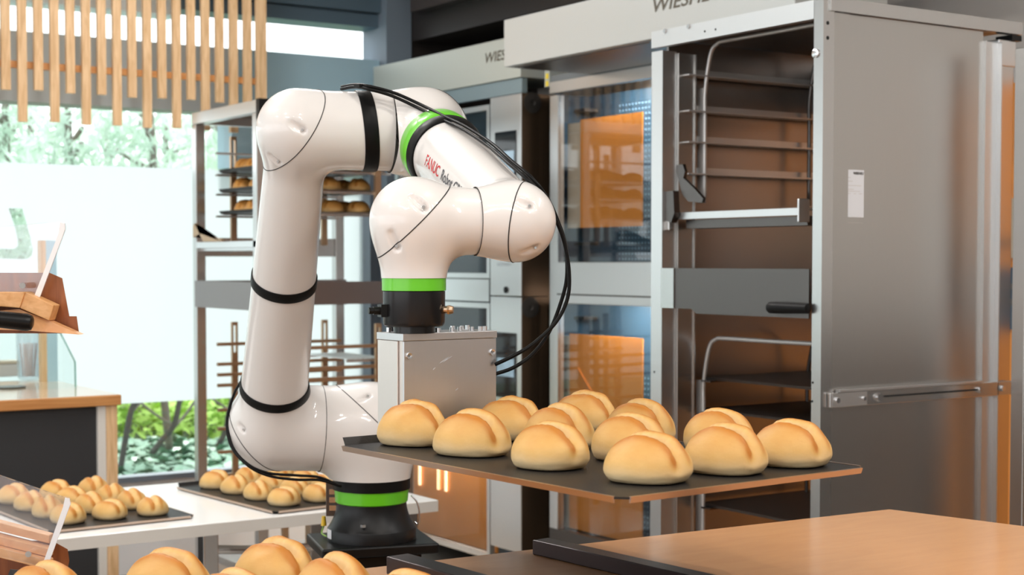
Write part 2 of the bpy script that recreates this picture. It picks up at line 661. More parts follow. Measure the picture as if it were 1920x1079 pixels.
def surf_net(f, lo, hi, h):
    lo = np.asarray(lo, float)
    n = np.ceil((np.asarray(hi) - lo) / h).astype(int) + 1
    ax = [lo[i] + np.arange(n[i]) * h for i in range(3)]
    G = np.empty(n, np.float32)
    yz = np.stack(np.meshgrid(ax[1], ax[2], indexing='ij'), -1).reshape(-1, 2)
    for i in range(n[0]):
        P = np.empty((len(yz), 3))
        P[:, 0] = ax[0][i]
        P[:, 1:] = yz
        G[i] = f(P).reshape(n[1], n[2])
    S = G < 0
    c = [S[i:n[0] - 1 + i, j:n[1] - 1 + j, k:n[2] - 1 + k] for i in (0, 1) for j in (0, 1) for k in (0, 1)]
    cnt = sum(x.astype(np.int8) for x in c)
    act = (cnt > 0) & (cnt < 8)
    idx = -np.ones(act.shape, int)
    cells = np.argwhere(act)
    idx[act] = np.arange(len(cells))
    acc = np.zeros((len(cells), 3))
    num = np.zeros(len(cells))
    corners = [(i, j, k) for i in (0, 1) for j in (0, 1) for k in (0, 1)]
    for a in range(8):
        for b in range(a + 1, 8):
            ca, cb = np.array(corners[a]), np.array(corners[b])
            if np.abs(ca - cb).sum() != 1:
                continue
            ga = G[tuple((cells + ca).T)]
            gb = G[tuple((cells + cb).T)]
            m = (ga < 0) != (gb < 0)
            t = ga[m] / (ga[m] - gb[m])
            acc[m] += ca + (cb - ca) * t[:, None]
            num[m] += 1
    V = lo + (cells + acc / num[:, None]) * h
    faces = []
    for d in range(3):
        e1, e2 = [(1, 2), (2, 0), (0, 1)][d]
        sl0 = [slice(None)] * 3
        sl1 = [slice(None)] * 3
        sl0[d] = slice(0, n[d] - 1)
        sl1[d] = slice(1, n[d])
        A, B = S[tuple(sl0)], S[tuple(sl1)]
        E = np.argwhere(A != B)
        E = E[(E[:, e1] > 0) & (E[:, e2] > 0) & (E[:, e1] < n[e1] - 1) & (E[:, e2] < n[e2] - 1)]
        o1 = np.zeros(3, int)
        o2 = np.zeros(3, int)
        o1[e1] = 1
        o2[e2] = 1
        q = np.stack([idx[tuple((E - o1 - o2).T)], idx[tuple((E - o2).T)], idx[tuple(E.T)], idx[tuple((E - o1).T)]], 1)
        flip = ~A[tuple(E.T)]
        q[flip] = q[flip][:, ::-1]
        faces.append(q)
    FQ = np.concatenate(faces)
    for _ in range(3):
        d0 = f(V)
        e = 5e-4
        g = np.stack([f(V + np.eye(3)[i] * e) - f(V - np.eye(3)[i] * e) for i in range(3)], 1) / (2 * e)
        g2 = np.maximum((g * g).sum(1), 0.2)
        step = np.clip(d0 / g2, -h, h)
        V = V - step[:, None] * g
    return V, FQ


def cut(V, Fq, planes, near=None):
    """drop what lies beyond each plane (co, no, reach), only within reach of co; near=(co, reach) keeps just that ball"""
    bm = bmesh.new()
    bv = [bm.verts.new(v) for v in V]
    for q in Fq:
        try:
            bm.faces.new([bv[i] for i in q])
        except ValueError:
            pass
    for co, no, reach in planes:
        co, no = Vector([float(c) for c in co]), Vector([float(c) for c in no]).normalized()
        fs = [f for f in bm.faces if (f.calc_center_median() - co).length < reach]
        geo = set(fs)
        for f in fs:
            geo.update(f.verts)
            geo.update(f.edges)
        bmesh.ops.bisect_plane(bm, geom=list(geo), dist=1e-6, plane_co=co, plane_no=no)
        dead = [f for f in bm.faces if (f.calc_center_median() - co).dot(no) > 0 and (f.calc_center_median() - co).length < reach]
        bmesh.ops.delete(bm, geom=dead, context='FACES')
    if near is not None:
        co = Vector([float(c) for c in near[0]])
        dead = [f for f in bm.faces if (f.calc_center_median() - co).length > near[1]]
        bmesh.ops.delete(bm, geom=dead, context='FACES')
    bmesh.ops.recalc_face_normals(bm, faces=bm.faces)
    bm.verts.index_update()
    return [tuple(v.co) for v in bm.verts], [tuple(v.index for v in f.verts) for f in bm.faces]


def seam_ring(f, co, no, rmax=0.16, n=120):
    s, u = frame(no)
    co = np.asarray(co, float)
    th = np.arange(n) * 2 * math.pi / n
    D = np.outer(np.cos(th), s) + np.outer(np.sin(th), u)
    lo, hi = np.zeros(n), np.full(n, rmax)
    # walk outwards so that the first crossing is kept
    rs = np.linspace(0, rmax, 60)
    first = np.full(n, rmax)
    done = np.zeros(n, bool)
    for r in rs[1:]:
        v = f(co + D * r)
        new = (v > 0) & ~done
        first[new] = r
        done |= new
    lo, hi = first - rs[1], first
    for _ in range(20):
        mid = (lo + hi) / 2
        v = f(co + D * mid[:, None])
        lo = np.where(v < 0, mid, lo)
        hi = np.where(v < 0, hi, mid)
    return [co + D[i] * (hi[i]) for i in range(n)]


def hit(f, px, py, d0=1.5):
    r = ray(px, py)
    r = r / np.linalg.norm(r)
    t = d0
    for _ in range(300):
        v = f((CAM + r * t)[None])[0]
        if v < 2e-4:
            break
        t += min(v * 0.8, 0.02)
    p = CAM + r * t
    e = 1e-3
    g = np.array([f((p + np.eye(3)[i] * e)[None])[0] - f((p - np.eye(3)[i] * e)[None])[0] for i in range(3)])
    return p, g / np.linalg.norm(g)


# ------------------------------------------------------------------ the setting
YW = 6.65          # window wall plane
XE = 3.65          # its right end
floor = box('floor', -4.5, 5.2, -3.0, 7.2, -0.1, 0.0, 'floor')
tag(floor, kind='structure')
ceil = box('ceiling', -4.5, 5.2, -3.0, 7.2, 3.2, 3.3, 'ceiling')
tag(ceil, kind='structure')
zf_b, zf_t = 0.775, 1.845      # frosted film
z_sill = 0.42
z_beam_b, z_beam_t = 2.105, 2.405
z_strip_t = 2.535
wb = MB().box(-4.5, 4.6, YW, YW + 0.12, 0, z_sill)
wb_o = wb.build('wall_back', 'wall_white')
tag(wb_o, kind='structure')
beam_o = box('trim_1', -4.5, 2.86, YW - 0.04, YW + 0.12, z_beam_b, z_beam_t, 'wall_grey')
tag(beam_o, kind='structure')
beam2_o = box('trim_2', 2.86, XE, YW - 0.05, YW + 0.12, z_beam_b - 0.25, z_beam_t, 'wall_blue')
tag(beam2_o, kind='structure')
top_o = box('trim_3', -4.5, 2.62, YW - 0.04, YW + 0.12, z_strip_t, 3.2, pmat('pale_upper_panel', (0.80, 0.86, 0.88), 0.6))
tag(top_o, kind='structure')
top2 = MB()
for i in range(9):
    top2.box(2.62, XE, YW - 0.04 - (i % 2) * 0.03, YW + 0.12, z_strip_t + 0.03 + i * 0.07, z_strip_t + 0.095 + i * 0.07)
top2_o = top2.build('trim_4', pmat('dark_louvre', (0.10, 0.155, 0.20), 0.5))
tag(top2_o, kind='structure')
col_o = box('trim_5', XE - 0.01, XE + 0.13, YW - 0.12, YW + 0.12, 0, 3.2, pmat('grey_column', (0.20, 0.25, 0.30), 0.6))
tag(col_o, kind='structure')
# window: frame, panes, frosted film with a clear cut-out letter
win = thing('window_1', (1.5, YW, z_sill), None, None)
tag(win, kind='structure')
fr = MB()
fr.box(-4.5, XE, YW - 0.02, YW + 0.06, z_sill, z_sill + 0.025)
fr.box(3.585, 3.64, YW - 0.05, YW + 0.08, z_sill + 0.025, z_beam_b)
fr.box(0.4, 0.45, YW - 0.05, YW + 0.08, z_sill + 0.025, z_beam_b)
fr.build('window_frame', pmat('grey_window_frame', (0.16, 0.19, 0.23), 0.5), win)
for (xa, xb) in ((-4.4, 0.39), (0.46, 2.762), (2.766, 3.58)):
    box('pane', xa, xb, YW + 0.03, YW + 0.036, z_sill + 0.03, z_beam_b - 0.002, 'glass', win)
box('pane', -4.4, 3.58, YW + 0.03, YW + 0.036, z_beam_t + 0.002, z_strip_t - 0.002, 'glass', win)
# film made as a filled outline with a letter-shaped hole
cu = bpy.data.curves.new('film', 'CURVE')
cu.dimensions = '2D'
cu.fill_mode = 'BOTH'


def spline2(pts):
    s = cu.splines.new('POLY')
    s.points.add(len(pts) - 1)
    for i, p in enumerate(pts):
        s.points[i].co = (p[0], p[1], 0, 1)
    s.use_cyclic_u = True


def wpt(px, py):
    p = at_y(px, py, YW + 0.02)
    return (p[0], p[2])


spline2([(-4.4, zf_b), (3.58, zf_b), (3.58, zf_t), (-4.4, zf_t)])
spline2([wpt(*q) for q in [(17, 391), (42, 391), (49, 415), (57, 445), (62, 468), (60, 479), (54, 485), (44, 486), (0, 485), (-40, 484), (-56, 478), (-62, 468), (-60, 445), (-58, 391), (-34, 391), (-38, 440), (-36, 460), (-28, 466), (0, 467), (28, 467), (34, 461), (34, 450), (29, 428)]])
co_ = bpy.data.objects.new('film_tmp', cu)
COL.objects.link(co_)
dg = bpy.context.evaluated_depsgraph_get()
dg.update()
me_ = bpy.data.meshes.new_from_object(co_.evaluated_get(dg))
fv = [(v.co.x, YW + 0.024, v.co.y) for v in me_.vertices]
ff = [tuple(p.vertices) for p in me_.polygons]
bpy.data.objects.remove(co_)
film = obj_from('frosted_film', fv, ff, 'film', win)
film['label'] = 'white frosted film with a clear letter cut out'

wf = box('wall_front', -4.5, 5.2, -3.0, -2.9, 0, 3.2, pmat('warm_front_wall', (0.72, 0.71, 0.70), 0.6))
tag(wf, kind='structure')
wlf = box('wall_left', -4.5, -4.4, -2.9, 7.2, 0, 0.8, 'wall_white')
tag(wlf, kind='structure')
wlt = box('trim_10', -4.5, -4.4, -2.9, 7.2, 2.7, 3.2, 'wall_white')
tag(wlt, kind='structure')

# oven-side wall and dark bulkhead
XW = 4.55
wr = box('wall_right', XW, XW + 0.1, -3.0, YW, 0, 3.2, 'wall_right')
tag(wr, kind='structure')
refl_panel = box('reflection_panel', XW - 0.12, XW - 0.0005, -2.9, 1.6, 0, 1.15, pmat('dark_reflection_panel', (0.07, 0.065, 0.06), 0.5))  # unseen dark panel, added to darken the low reflections in the steel
tag(refl_panel, kind='structure')
bulk = MB()
bulk.box(3.78, XW, 3.55, YW - 0.13, 2.50, 3.2)
bulk_o = bulk.build('wall_bulkhead', 'wall_dark')
bulk_o.name = 'trim_6'
tag(bulk_o, kind='structure')
rec = box('wall_recess', XE + 0.125, XW, YW - 0.10, YW + 0.12, 0, 3.2, 'wall_dark')
tag(rec, kind='structure')
rec.name = 'trim_8'
fas = box('trim_7', 3.70, 3.776, 3.4, 6.4, 2.62, 3.2, pmat('brown_fascia', (0.055, 0.043, 0.04), 0.4))
tag(fas, kind='structure')

# ------------------------------------------------------------------ garden outside
gr = obj_from('ground', [(-12, 6.9, -0.02), (22, 6.9, -0.02), (22, 40, 0.6), (-12, 40, 0.6)], [(0, 1, 2, 3)], 'ground')
tag(gr, kind='structure')


def cards(n, center, radii, size, mat, name, parent, droop=0.0, shellness=0.5):
    u = rng.normal(size=(n, 3))
    u /= np.linalg.norm(u, axis=1)[:, None]
    rr = rng.uniform(shellness, 1, n) ** 0.6
    C = np.asarray(center) + u * rr[:, None] * np.asarray(radii)
    vs, fs = [], []
    for i in range(n):
        t = rng.normal(size=3)
        t[2] += 0.8
        t /= np.linalg.norm(t)
        s = np.cross(t, rng.normal(size=3))
        s /= np.linalg.norm(s)
        L = size * rng.uniform(0.6, 1.3)
        w = L * 0.10
        p = C[i]
        b = len(vs)
        vs += [p - t * L / 2, p + s * w, p + t * L / 2, p - s * w]
        fs.append((b, b + 1, b + 2, b + 3))
    return vs, fs


def pine(px, D, h, spread, label, clumps=11):
    base = at_d(px, 490, D)
    base[2] = 0.1
    t = thing('pine_tree', base, label, 'tree', 'trees outside the window')
    lean = rng.uniform(-0.25, 0.25, 2)
    tip = base + np.array([lean[0], lean[1], h])
    tube('trunk', [base, base + (tip - base) * 0.35 + rng.normal(0, 0.08, 3), base + (tip - base) * 0.7, tip], 0.028, 'bark', t, n=7, k=4)
    V, Fs, br = [], [], MB()
    for c in range(clumps):
        zf = rng.uniform(0.28, 1.0) if clumps < 15 else 0.18 + 0.8 * (c + rng.uniform(0, 1)) / clumps
        ang = rng.uniform(0, 2 * math.pi)
        rad = spread * (1.15 - 0.6 * zf) * rng.uniform(0.3, 1)
        root = base + (tip - base) * (zf * 0.9)
        cen = root + np.array([math.cos(ang) * rad, math.sin(ang) * rad, 0.12])
        br.beam(root, cen, 0.022, 0.022)
        vs, fs = cards(150, cen, (0.27, 0.27, 0.24), 0.13, None, '', None)
        b = len(V)
        V += vs
        Fs += [tuple(b + i for i in f) for f in fs]
    br.build('branches', 'bark', t)['kind'] = 'stuff'
    fo = obj_from('foliage', V, Fs, 'pine', t)
    fo['kind'] = 'stuff'
    return t


pl = ['nearest the left edge of the picture', 'second from the left edge', 'left of the gap of white sky', 'right of the gap of white sky', 'seen left of the bread rack', 'seen through the bread rack', 'behind the robot, farthest right', 'far back on the left', 'far back near the middle']
for i, (px, D, h, sp) in enumerate([(12, 10.2, 2.6, 0.45), (92, 12.4, 2.8, 0.5), (150, 10.0, 2.5, 0.36), (246, 12.4, 2.4, 0.4), (315, 10.4, 2.5, 0.4), (405, 12.6, 2.6, 0.5), (600, 11.0, 2.3, 0.5), (-50, 14.5, 3.0, 0.6), (335, 15.0, 2.7, 0.5)]):
    pine(px, D, h, sp, 'hazy green pine tree outside the window, ' + pl[i], 18 if i == 0 else 11)

# ivy, grass and bare branches seen below the film
V, Fs = [], []
for i in range(5200):
    px = rng.uniform(120, 800)
    D = rng.uniform(8.6, 11.0)
    p = at_d(px, 490, D)
    z = max(0.0, (D - 8.6)) * 0.02 + rng.uniform(0, 0.10)
    p[2] = z
    s = rng.uniform(0.035, 0.075)
    a = rng.uniform(0, 6.28)
    t1 = np.array([math.cos(a), math.sin(a), rng.uniform(-.4, .6)]) * s
    t2 = np.array([-math.sin(a), math.cos(a), rng.uniform(-.4, .6)]) * s
    b = len(V)
    V += [p - t1, p - t2 * .8, p + t1, p + t2 * .8]
    Fs.append((b, b + 1, b + 2, b + 3))
iv = obj_from('ivy_groundcover', V, Fs, 'ivy')
tag(iv, 'dark green ivy covering the ground outside the window', 'ivy', kind='stuff')
V, Fs = [], []
for i in range(9000):
    px = rng.uniform(120, 800)
    D = rng.uniform(11.1, 16.5)
    p = at_d(px, 490, D)
    p[2] = (D - 9) * 0.03 + rng.uniform(0, 0.34) ** 1.0
    sz_ = rng.uniform(0.03, 0.065)
    a = rng.uniform(0, 6.28)
    t1 = np.array([math.cos(a), math.sin(a), rng.uniform(-.8, .8)]) * sz_
    t2 = np.array([-math.sin(a), math.cos(a), rng.uniform(-.8, .8)]) * sz_ * 0.5
    b = len(V)
    V += [p - t1, p - t2, p + t1, p + t2]
    Fs.append((b, b + 1, b + 2, b + 3))
gs = obj_from('green_undergrowth', V, Fs, 'grass')
tag(gs, 'bright green leafy undergrowth behind the dark ivy', 'undergrowth', kind='stuff')
for i, (pts, lab) in enumerate([
        ([(222, 800, 9.6), (245, 775, 9.6), (262, 745, 9.6), (270, 700, 9.6)], 'grey bare shrub branch at left of the low window'),
        ([(268, 845, 10.2), (300, 830, 10.2), (325, 800, 10.2), (335, 760, 10.2), (345, 700, 10.2)], 'dark forked shrub branch left of the rack post'),
        ([(395, 860, 10.6), (420, 815, 10.6), (430, 770, 10.6), (445, 700, 10.6)], 'dark shrub stem seen through the bread rack')]):
    P = [at_d(*q) for q in pts]
    P[0][2] = 0.05
    t = thing('bare_shrub', P[0], lab, 'shrub')
    tube('stem', P, 0.02, 'dark_bark', t, n=7)
    tube('twig', [P[1], P[1] + np.array([0.25, 0.1, 0.2]), P[1] + np.array([0.45, 0.1, 0.5])], 0.010, 'bark', t, n=6)
    tube('twig', [P[2], P[2] + np.array([-0.2, 0.0, 0.15]), P[2] + np.array([-0.4, 0.1, 0.4])], 0.009, 'bark', t, n=6)

# ------------------------------------------------------------------ slat screen
YS = 6.21
sl = thing('slat_screen', (2.28, YS, 1.98), 'screen of hanging pale pine slats of two lengths before the window', 'screen')
x0 = 1.725
for i in range(-12, 18):
    x = x0 + i * 0.0653
    long_ = (i % 2 == 1)
    zb = 1.985 if long_ else 2.11
    if i == 17:
        zb = 2.05
    w = 0.0175 if i < 17 else 0.023
    box('slat', x - w, x + w, YS, YS + 0.022, zb + rng.uniform(-.004, .004), 3.19, 'wood_slat', sl)
box('rail', 0.92, 2.86, YS + 0.0225, YS + 0.05, 2.20, 2.228, 'wood_edge', sl)
box('rail', 0.92, 2.86, YS + 0.0225, YS + 0.05, 2.80, 2.828, 'wood_edge', sl)


# ------------------------------------------------------------------ trays and buns
def make_tray(name, L, W, centre, yaw, label, group, edge='tray_edge', rim=0.009):
    """L along local y, W along local x; flat sheet with folded rims, notched corners"""
    t = thing(name, centre, label, 'tray', group)
    t.rotation_euler = (0, 0, yaw)
    h, w = L / 2, W / 2
    c = 0.012
    pts = [(-w + c, -h), (w - c, -h), (w, -h + c), (w, h - c), (w - c, h), (-w + c, h), (-w, h - c), (-w, -h + c)]
    mb = MB().prism([(x, y, 0) for x, y in pts], (0, 0, 0.0025))
    o = mb.build('sheet', 'tray')
    o.parent = t
    d = 0.004
    for (a, b, nrm, up) in (((-w, -h + c), (-w, h - c), (-1, 0), 0), ((w, -h + c), (w, h - c), (1, 0), 0), ((-w + c, -h), (w - c, -h), (0, -1), 0), ((-w + c, h), (w - c, h), (0, 1), 1)):
        a, b, nrm = np.array(a), np.array(b), np.array(nrm)
        if up:
            sec = [(0, 0.0), (0.008, rim + 0.003), (0.0095, rim + 0.003), (0.0018, -0.001)]
        else:
            sec = [(-0.001, 0.0032), (0.003, 0.0032), (0.0005, -0.004), (-0.001, -0.004)]
        vs = [(*(a + nrm * q), z) for q, z in sec] + [(*(b + nrm * q), z) for q, z in sec]
        fs = [(0, 1, 2, 3), (7, 6, 5, 4)] + [(i, (i + 1) % 4, 4 + (i + 1) % 4, 4 + i) for i in range(4)]
        r = MB().add(vs, fs).build('rim', 'tray' if up else edge)
        r.parent = t
    return t


def bun_mesh(name, seed, mat, amp=1.0):
    r = np.random.default_rng(seed)
    bm = bmesh.new()
    bmesh.ops.create_icosphere(bm, subdivisions=5, radius=1.0)
    co = np.array([tuple(v.co) for v in bm.verts])
    x, y, z = co.T
    a, b, c = 0.0495 * r.uniform(.97, 1.04), 0.0435 * r.uniform(.96, 1.04), 0.036 * r.uniform(.96, 1.05)
    # superellipse plan, flattened bottom
    pw = 0.86
    X = np.sign(x) * np.abs(x) ** pw * a
    Y = np.sign(y) * np.abs(y) ** pw * b
    Z = np.where(z > 0, z * c, z * 0.022)
    low = np.clip(-z, 0, 1)
    Z = np.where(z < -0.55, -0.022 * 0.55 - (np.abs(z) - .55) * 0.002, Z)
    bulge = 1 + 0.05 * np.sin(3 * np.arctan2(y, x) + r.uniform(0, 6)) * np.sqrt(np.clip(1 - z * z, 0, 1)) * 0.5
    X *= bulge
    Y *= bulge
    # cleft running along x over the top, slightly curved
    y0 = -0.0085 + 0.003 * np.sin(X * 40 + r.uniform(0, 6)) + r.uniform(-.002, .002)
    s = Y - y0
    top = np.clip((z - 0.0) / 0.35, 0, 1)
    top = top * top * (3 - 2 * top)
    endm = np.clip((a * 0.98 - np.abs(X)) / (a * 0.50), 0, 1)
    endm = endm * endm * (3 - 2 * endm)
    jag = 0.0009 * np.sin(X * 420 + r.uniform(0, 6)) + 0.0007 * np.sin(X * 770 + 1.3)
    lip = 0.0062 * np.exp(-((s + 0.0062) / 0.0070) ** 2)
    torn = np.exp(-((s - 0.011) / 0.008) ** 2)
    rough = torn * 0.0011 * (np.sin(X * 520 + 3 * np.sin(Y * 400)) * np.sin(Y * 610 + 2 * np.sin(X * 300)))
    cleft = -0.0105 * np.exp(-((s - 0.0040 + jag) / 0.0050) ** 2) + rough
    second = 0.0105 * np.exp(-((s - 0.0215) / 0.0125) ** 2)
    Z = Z + amp * top * (lip * (0.55 + 0.45 * endm) + cleft * (0.18 + 0.82 * endm) + second * (0.35 + 0.65 * endm))
    # the flap overhangs the cleft a little
    Y = Y + top * 0.0035 * np.exp(-((s + 0.004) / 0.005) ** 2)
    # end notches
    en = np.clip((np.abs(X) - a * 0.72) / (a * 0.3), 0, 1)
    X = X - np.sign(X) * en * 0.003 * np.exp(-(s / 0.008) ** 2) * np.clip((z + 0.25) / 0.5, 0, 1)
    n1 = np.zeros(len(X))
    for k in range(6):
        d = r.normal(size=3) * r.uniform(40, 120)
        n1 += np.sin(X * d[0] + Y * d[1] + Z * d[2] + r.uniform(0, 6)) * 0.0005
    Z += n1 * (z > -0.4)
    X += n1
    Z -= Z.min()
    bake = 0.34 + 0.42 * np.clip(z, -0.2, 1) - 0.22 * np.clip(-z * 1.2 + 0.25, 0, 1) * (z > -0.6)
    bake += top * (0.80 * np.exp(-((s + 0.0048) / 0.0052) ** 2) + 0.38 * np.exp(-((s - 0.0225) / 0.0055) ** 2) - 0.42 * endm * np.exp(-((s - 0.0095) / 0.0065) ** 2))
    bake += np.where(z < -0.62, 0.35, 0)
    bake = np.clip(bake, 0, 1)
    for i, v in enumerate(bm.verts):
        v.co = (X[i], Y[i], Z[i])
    me = bpy.data.meshes.new(name)
    bm.to_mesh(me)
    bm.free()
    at = me.attributes.new('bake', 'FLOAT', 'POINT')
    at.data.foreach_set('value', bake.astype(np.float32))
    me.polygons.foreach_set('use_smooth', [True] * len(me.polygons))
    me.materials.append(M[mat])
    return me


BUN = {k: [bun_mesh('bread_bun', s0 + i, 'bun_' + k, 1.0 if k == 'a' else 0.62) for i in range(4)] for k, s0 in (('a', 10), ('b', 30), ('c', 50))}
nb = [0]


def put_bun(p, rot, kind, label, group, sc=1.0):
    o = bpy.data.objects.new('bread_bun', BUN[kind][nb[0] % 4])
    nb[0] += 1
    COL.objects.link(o)
    o.location = Vector([float(c) for c in p])
    o.rotation_euler = (0, 0, rot)
    o.scale = (sc * random.uniform(.97, 1.03), sc * random.uniform(.97, 1.03), sc * random.uniform(.96, 1.03))
    tag(o, label, 'bun', group)
    return o


ORD = ['leftmost', 'second from left', 'third from left', 'rightmost']

# ------------------------------------------------------------------ far counter on the left
zc = 0.95
pc = at_z(228, 741, zc)
xr, yf = pc[0], pc[1]
lc = thing('service_counter', (0.8, yf + 0.4, 0), 'wooden topped counter with charcoal front panel before the window', 'counter')
box('countertop', -0.6, xr, yf, yf + 0.82, zc - 0.036, zc, 'wood_edge', lc, 0.003)
top_sheet = box('top_laminate', -0.6, xr - 0.004, yf + 0.004, yf + 0.816, zc, zc + 0.002, pmat('pale_worktop', (0.72, 0.52, 0.36), 0.18, coat=0.6), lc)
box('front_panel', -0.6, xr - 0.082, yf + 0.03, yf + 0.05, 0.06, zc - 0.037, 'black_panel', lc)
box('side_panel', xr - 0.052, xr - 0.012, yf + 0.012, yf + 0.78, 0.0, zc - 0.037, 'wood_slat', lc)
box('edge_strip', xr - 0.081, xr - 0.053, yf + 0.014, yf + 0.06, 0.0, zc - 0.037, 'white_edge', lc)
# things standing on that counter
p = at_z(84, 716, zc + 0.002)
po = thing('guard_post', p, 'slim steel and wood post standing on the far counter', 'post')
box('post', p[0] - 0.016, p[0] + 0.004, p[1] - 0.02, p[1] + 0.02, zc + 0.002, 1.50, 'wood_slat', po)
box('steel_sleeve', p[0] + 0.0045, p[0] + 0.045, p[1] - 0.02, p[1] + 0.03, zc + 0.002, 1.50, 'wall_blue', po)
p1 = at_z(141, 727, zc + 0.002)
pa = [at_y(141, 722, p1[1]), at_y(140, 679, p1[1]), at_y(112, 624, p1[1]), at_y(85, 572, p1[1])]
pa[0][2] = zc + 0.0022
gg = thing('sneeze_guard', p1, 'bent clear glass sneeze guard on the far wooden counter', 'glass guard')
for k in range(3):
    A, B = pa[k], pa[k + 1]
    dx = np.array([-1.4, 0, 0])
    t = (B - A) / np.linalg.norm(B - A)
    nr = np.array([t[2], 0, -t[0]]) * 0.0
    off = np.array([0, 0.006, 0])
    MB().prism([A, B, B + off, A + off], dx).build('glass_sheet', 'guard_glass', gg)
    MB().prism([A + (0.0005, -0.001, 0), B + (0.0005, -0.001, 0), B + (0.0005, 0.008, 0), A + (0.0005, 0.008, 0)], (0.004, 0, 0)).build('glass_edge', 'guard_edge', gg)
p = at_z(54, 712, zc + 0.002)
jr = thing('glass_jar', p, 'tall clear glass jar of sticks on the far counter', 'jar')
lathe('jar_body', p, (0, 0, 1), [(0, 0.036), (0.01, 0.043), (0.15, 0.048), (0.2, 0.048), (0.2, 0.045), (0.15, 0.045), (0.012, 0.04), (0.008, 0.0)], 'jar', jr, 32)
sk = MB()
for k in range(14):
    a = rng.uniform(0, 6.28)
    q = p + np.array([math.cos(a) * 0.02, math.sin(a) * 0.02, 0.013])
    sk.cyl(q, q + np.array([math.cos(a) * 0.012, math.sin(a) * 0.012, 0.13]), 0.003, n=6)
sk.build('sticks', pmat('pink_stick', (0.75, 0.55, 0.55), 0.6), jr)
p = at_z(20, 728, zc + 0.002)
cb = thing('flat_plate', p, 'flat grey plate lying on the far counter top', 'plate')
lathe('plate_disc', p, (0, 0, 1), [(0, 0.05), (0.004, 0.056), (0.006, 0.056), (0.004, 0.04), (0.004, 0.0)], 'steel_dark', cb, 32)
p = at_z(12, 706, zc + 0.002)
gx = thing('grey_box', (p[0] - .05, p[1], zc + .002), 'long low grey carton at the back of the far counter', 'box')
box('carton', p[0] - 0.22, p[0] + 0.045, p[1] - 0.03, p[1] + 0.05, zc + 0.002, zc + 0.052, 'wall_right', gx, 0.003)
box('lid', p[0] - 0.222, p[0] + 0.047, p[1] - 0.032, p[1] + 0.052, zc + 0.0525, zc + 0.066, 'beige', gx, 0.002)

# ------------------------------------------------------------------ white table with two trays
zt = 0.72
pr = at_z(845, 944, zt)
xtr, ytf = pr[0], 3.80
tb = thing('white_table', (1.36, ytf + 0.37, 0), 'white topped worktable with steel legs holding two bun trays', 'table')
box('tabletop', 0.2, xtr, ytf, ytf + 0.76, zt - 0.034, zt, 'white_lam', tb, 0.003)
box('edge_band', 0.2, xtr - 0.002, ytf - 0.0015, ytf - 0.0002, zt - 0.033, zt - 0.002, 'white_edge', tb)
for (lx, ly) in ((0.35, ytf + 0.08), (1.62, ytf + 0.12), (2.22, ytf + 0.06), (0.35, ytf + 0.68), (2.22, ytf + 0.68)):
    box('leg', lx - 0.022, lx + 0.022, ly - 0.022, ly + 0.022, 0, zt - 0.0345, 'steel', tb, 0.003)
for ya in (ytf + 0.68,):
    MB().box(0.372, 1.598, ya - 0.012, ya + 0.012, zt - 0.085, zt - 0.045).build('crossbar', 'steel', tb)
    MB().box(1.642, 2.198, ya - 0.012, ya + 0.012, zt - 0.085, zt - 0.045).build('crossbar', 'steel', tb)
tube('brace', [(1.645, ytf + 0.14, 0.62), (1.9, ytf + 0.34, 0.56), (2.19, ytf + 0.6, 0.50)], 0.013, 'steel', tb, smooth_path=False)

tray_g = 'black trays on the white table'


def tray_px(name, z, cF, yaw, L, W, label, group, off):
    """tray whose front corner (given world pt) is the local (off) corner"""
    c, s = math.cos(yaw), math.sin(yaw)
    lx, ly = off[0] * W / 2, off[1] * L / 2
    centre = np.array([cF[0] - (c * lx - s * ly), cF[1] - (s * lx + c * ly), z])
    return make_tray(name, L, W, centre, yaw, label, group), centre


def grid_buns(centre, yaw, z, kind, where, group, rot0, nx=3, ny=4, dx=0.118, dy=0.143, skip=(), sc=1.0, only=None):
    c, s = math.cos(yaw), math.sin(yaw)
    rows = ['front row', 'middle row', 'back row']
    for i in range(nx):
        for j in range(ny):
            if (i, j) in skip:
                continue
            lx = (i - (nx - 1) / 2) * dx + random.uniform(-.006, .006)
            ly = (j - (ny - 1) / 2) * dy + random.uniform(-.007, .007)
            p = (centre[0] + c * lx - s * ly, centre[1] + s * lx + c * ly, z)
            if only and not only(p):
                continue
            put_bun(p, rot0 + random.uniform(-.3, .3), kind, where(i, j), group, sc)


zt_tray = zt + 0.006
# tray A: right one, half hidden by the robot
cF = at_z(515, 962, zt_tray)
yawA = math.radians(5)
_, cA = tray_px('baking_tray', zt_tray, cF, yawA, 0.6, 0.4, 'black baking tray of buns on white table, behind the robot base', tray_g, (-1, -1))
COLW = ['left column', 'middle column', 'right column']
DEP = ['nearest', 'second', 'third', 'farthest']
grid_buns(cA, yawA, zt_tray + 0.0025, 'b', lambda i, j: 'pale split bun, tray beside robot base on white table, %s, %s from front' % (COLW[i], DEP[j]) if j else 'pale split bun, tray beside robot base on white table, %s, nearest the front' % COLW[i], 'buns on the tray behind the robot base', -1.35, dx=0.115, dy=0.137)
cF = at_z(365, 969, zt_tray)
yawB = math.radians(3)
_, cB = tray_px('baking_tray', zt_tray, cF, yawB, 0.6, 0.4, 'black baking tray of buns at left end of white table', tray_g, (1, -1))
grid_buns(cB, yawB, zt_tray + 0.0025, 'b', lambda i, j: 'golden split bun, tray at left of white table, %s, %s from front' % (COLW[i], DEP[j]) if j else 'golden split bun, tray at left of white table, %s, nearest the front' % COLW[i], 'buns on the left tray of the white table', -1.45, dx=0.118, dy=0.14)

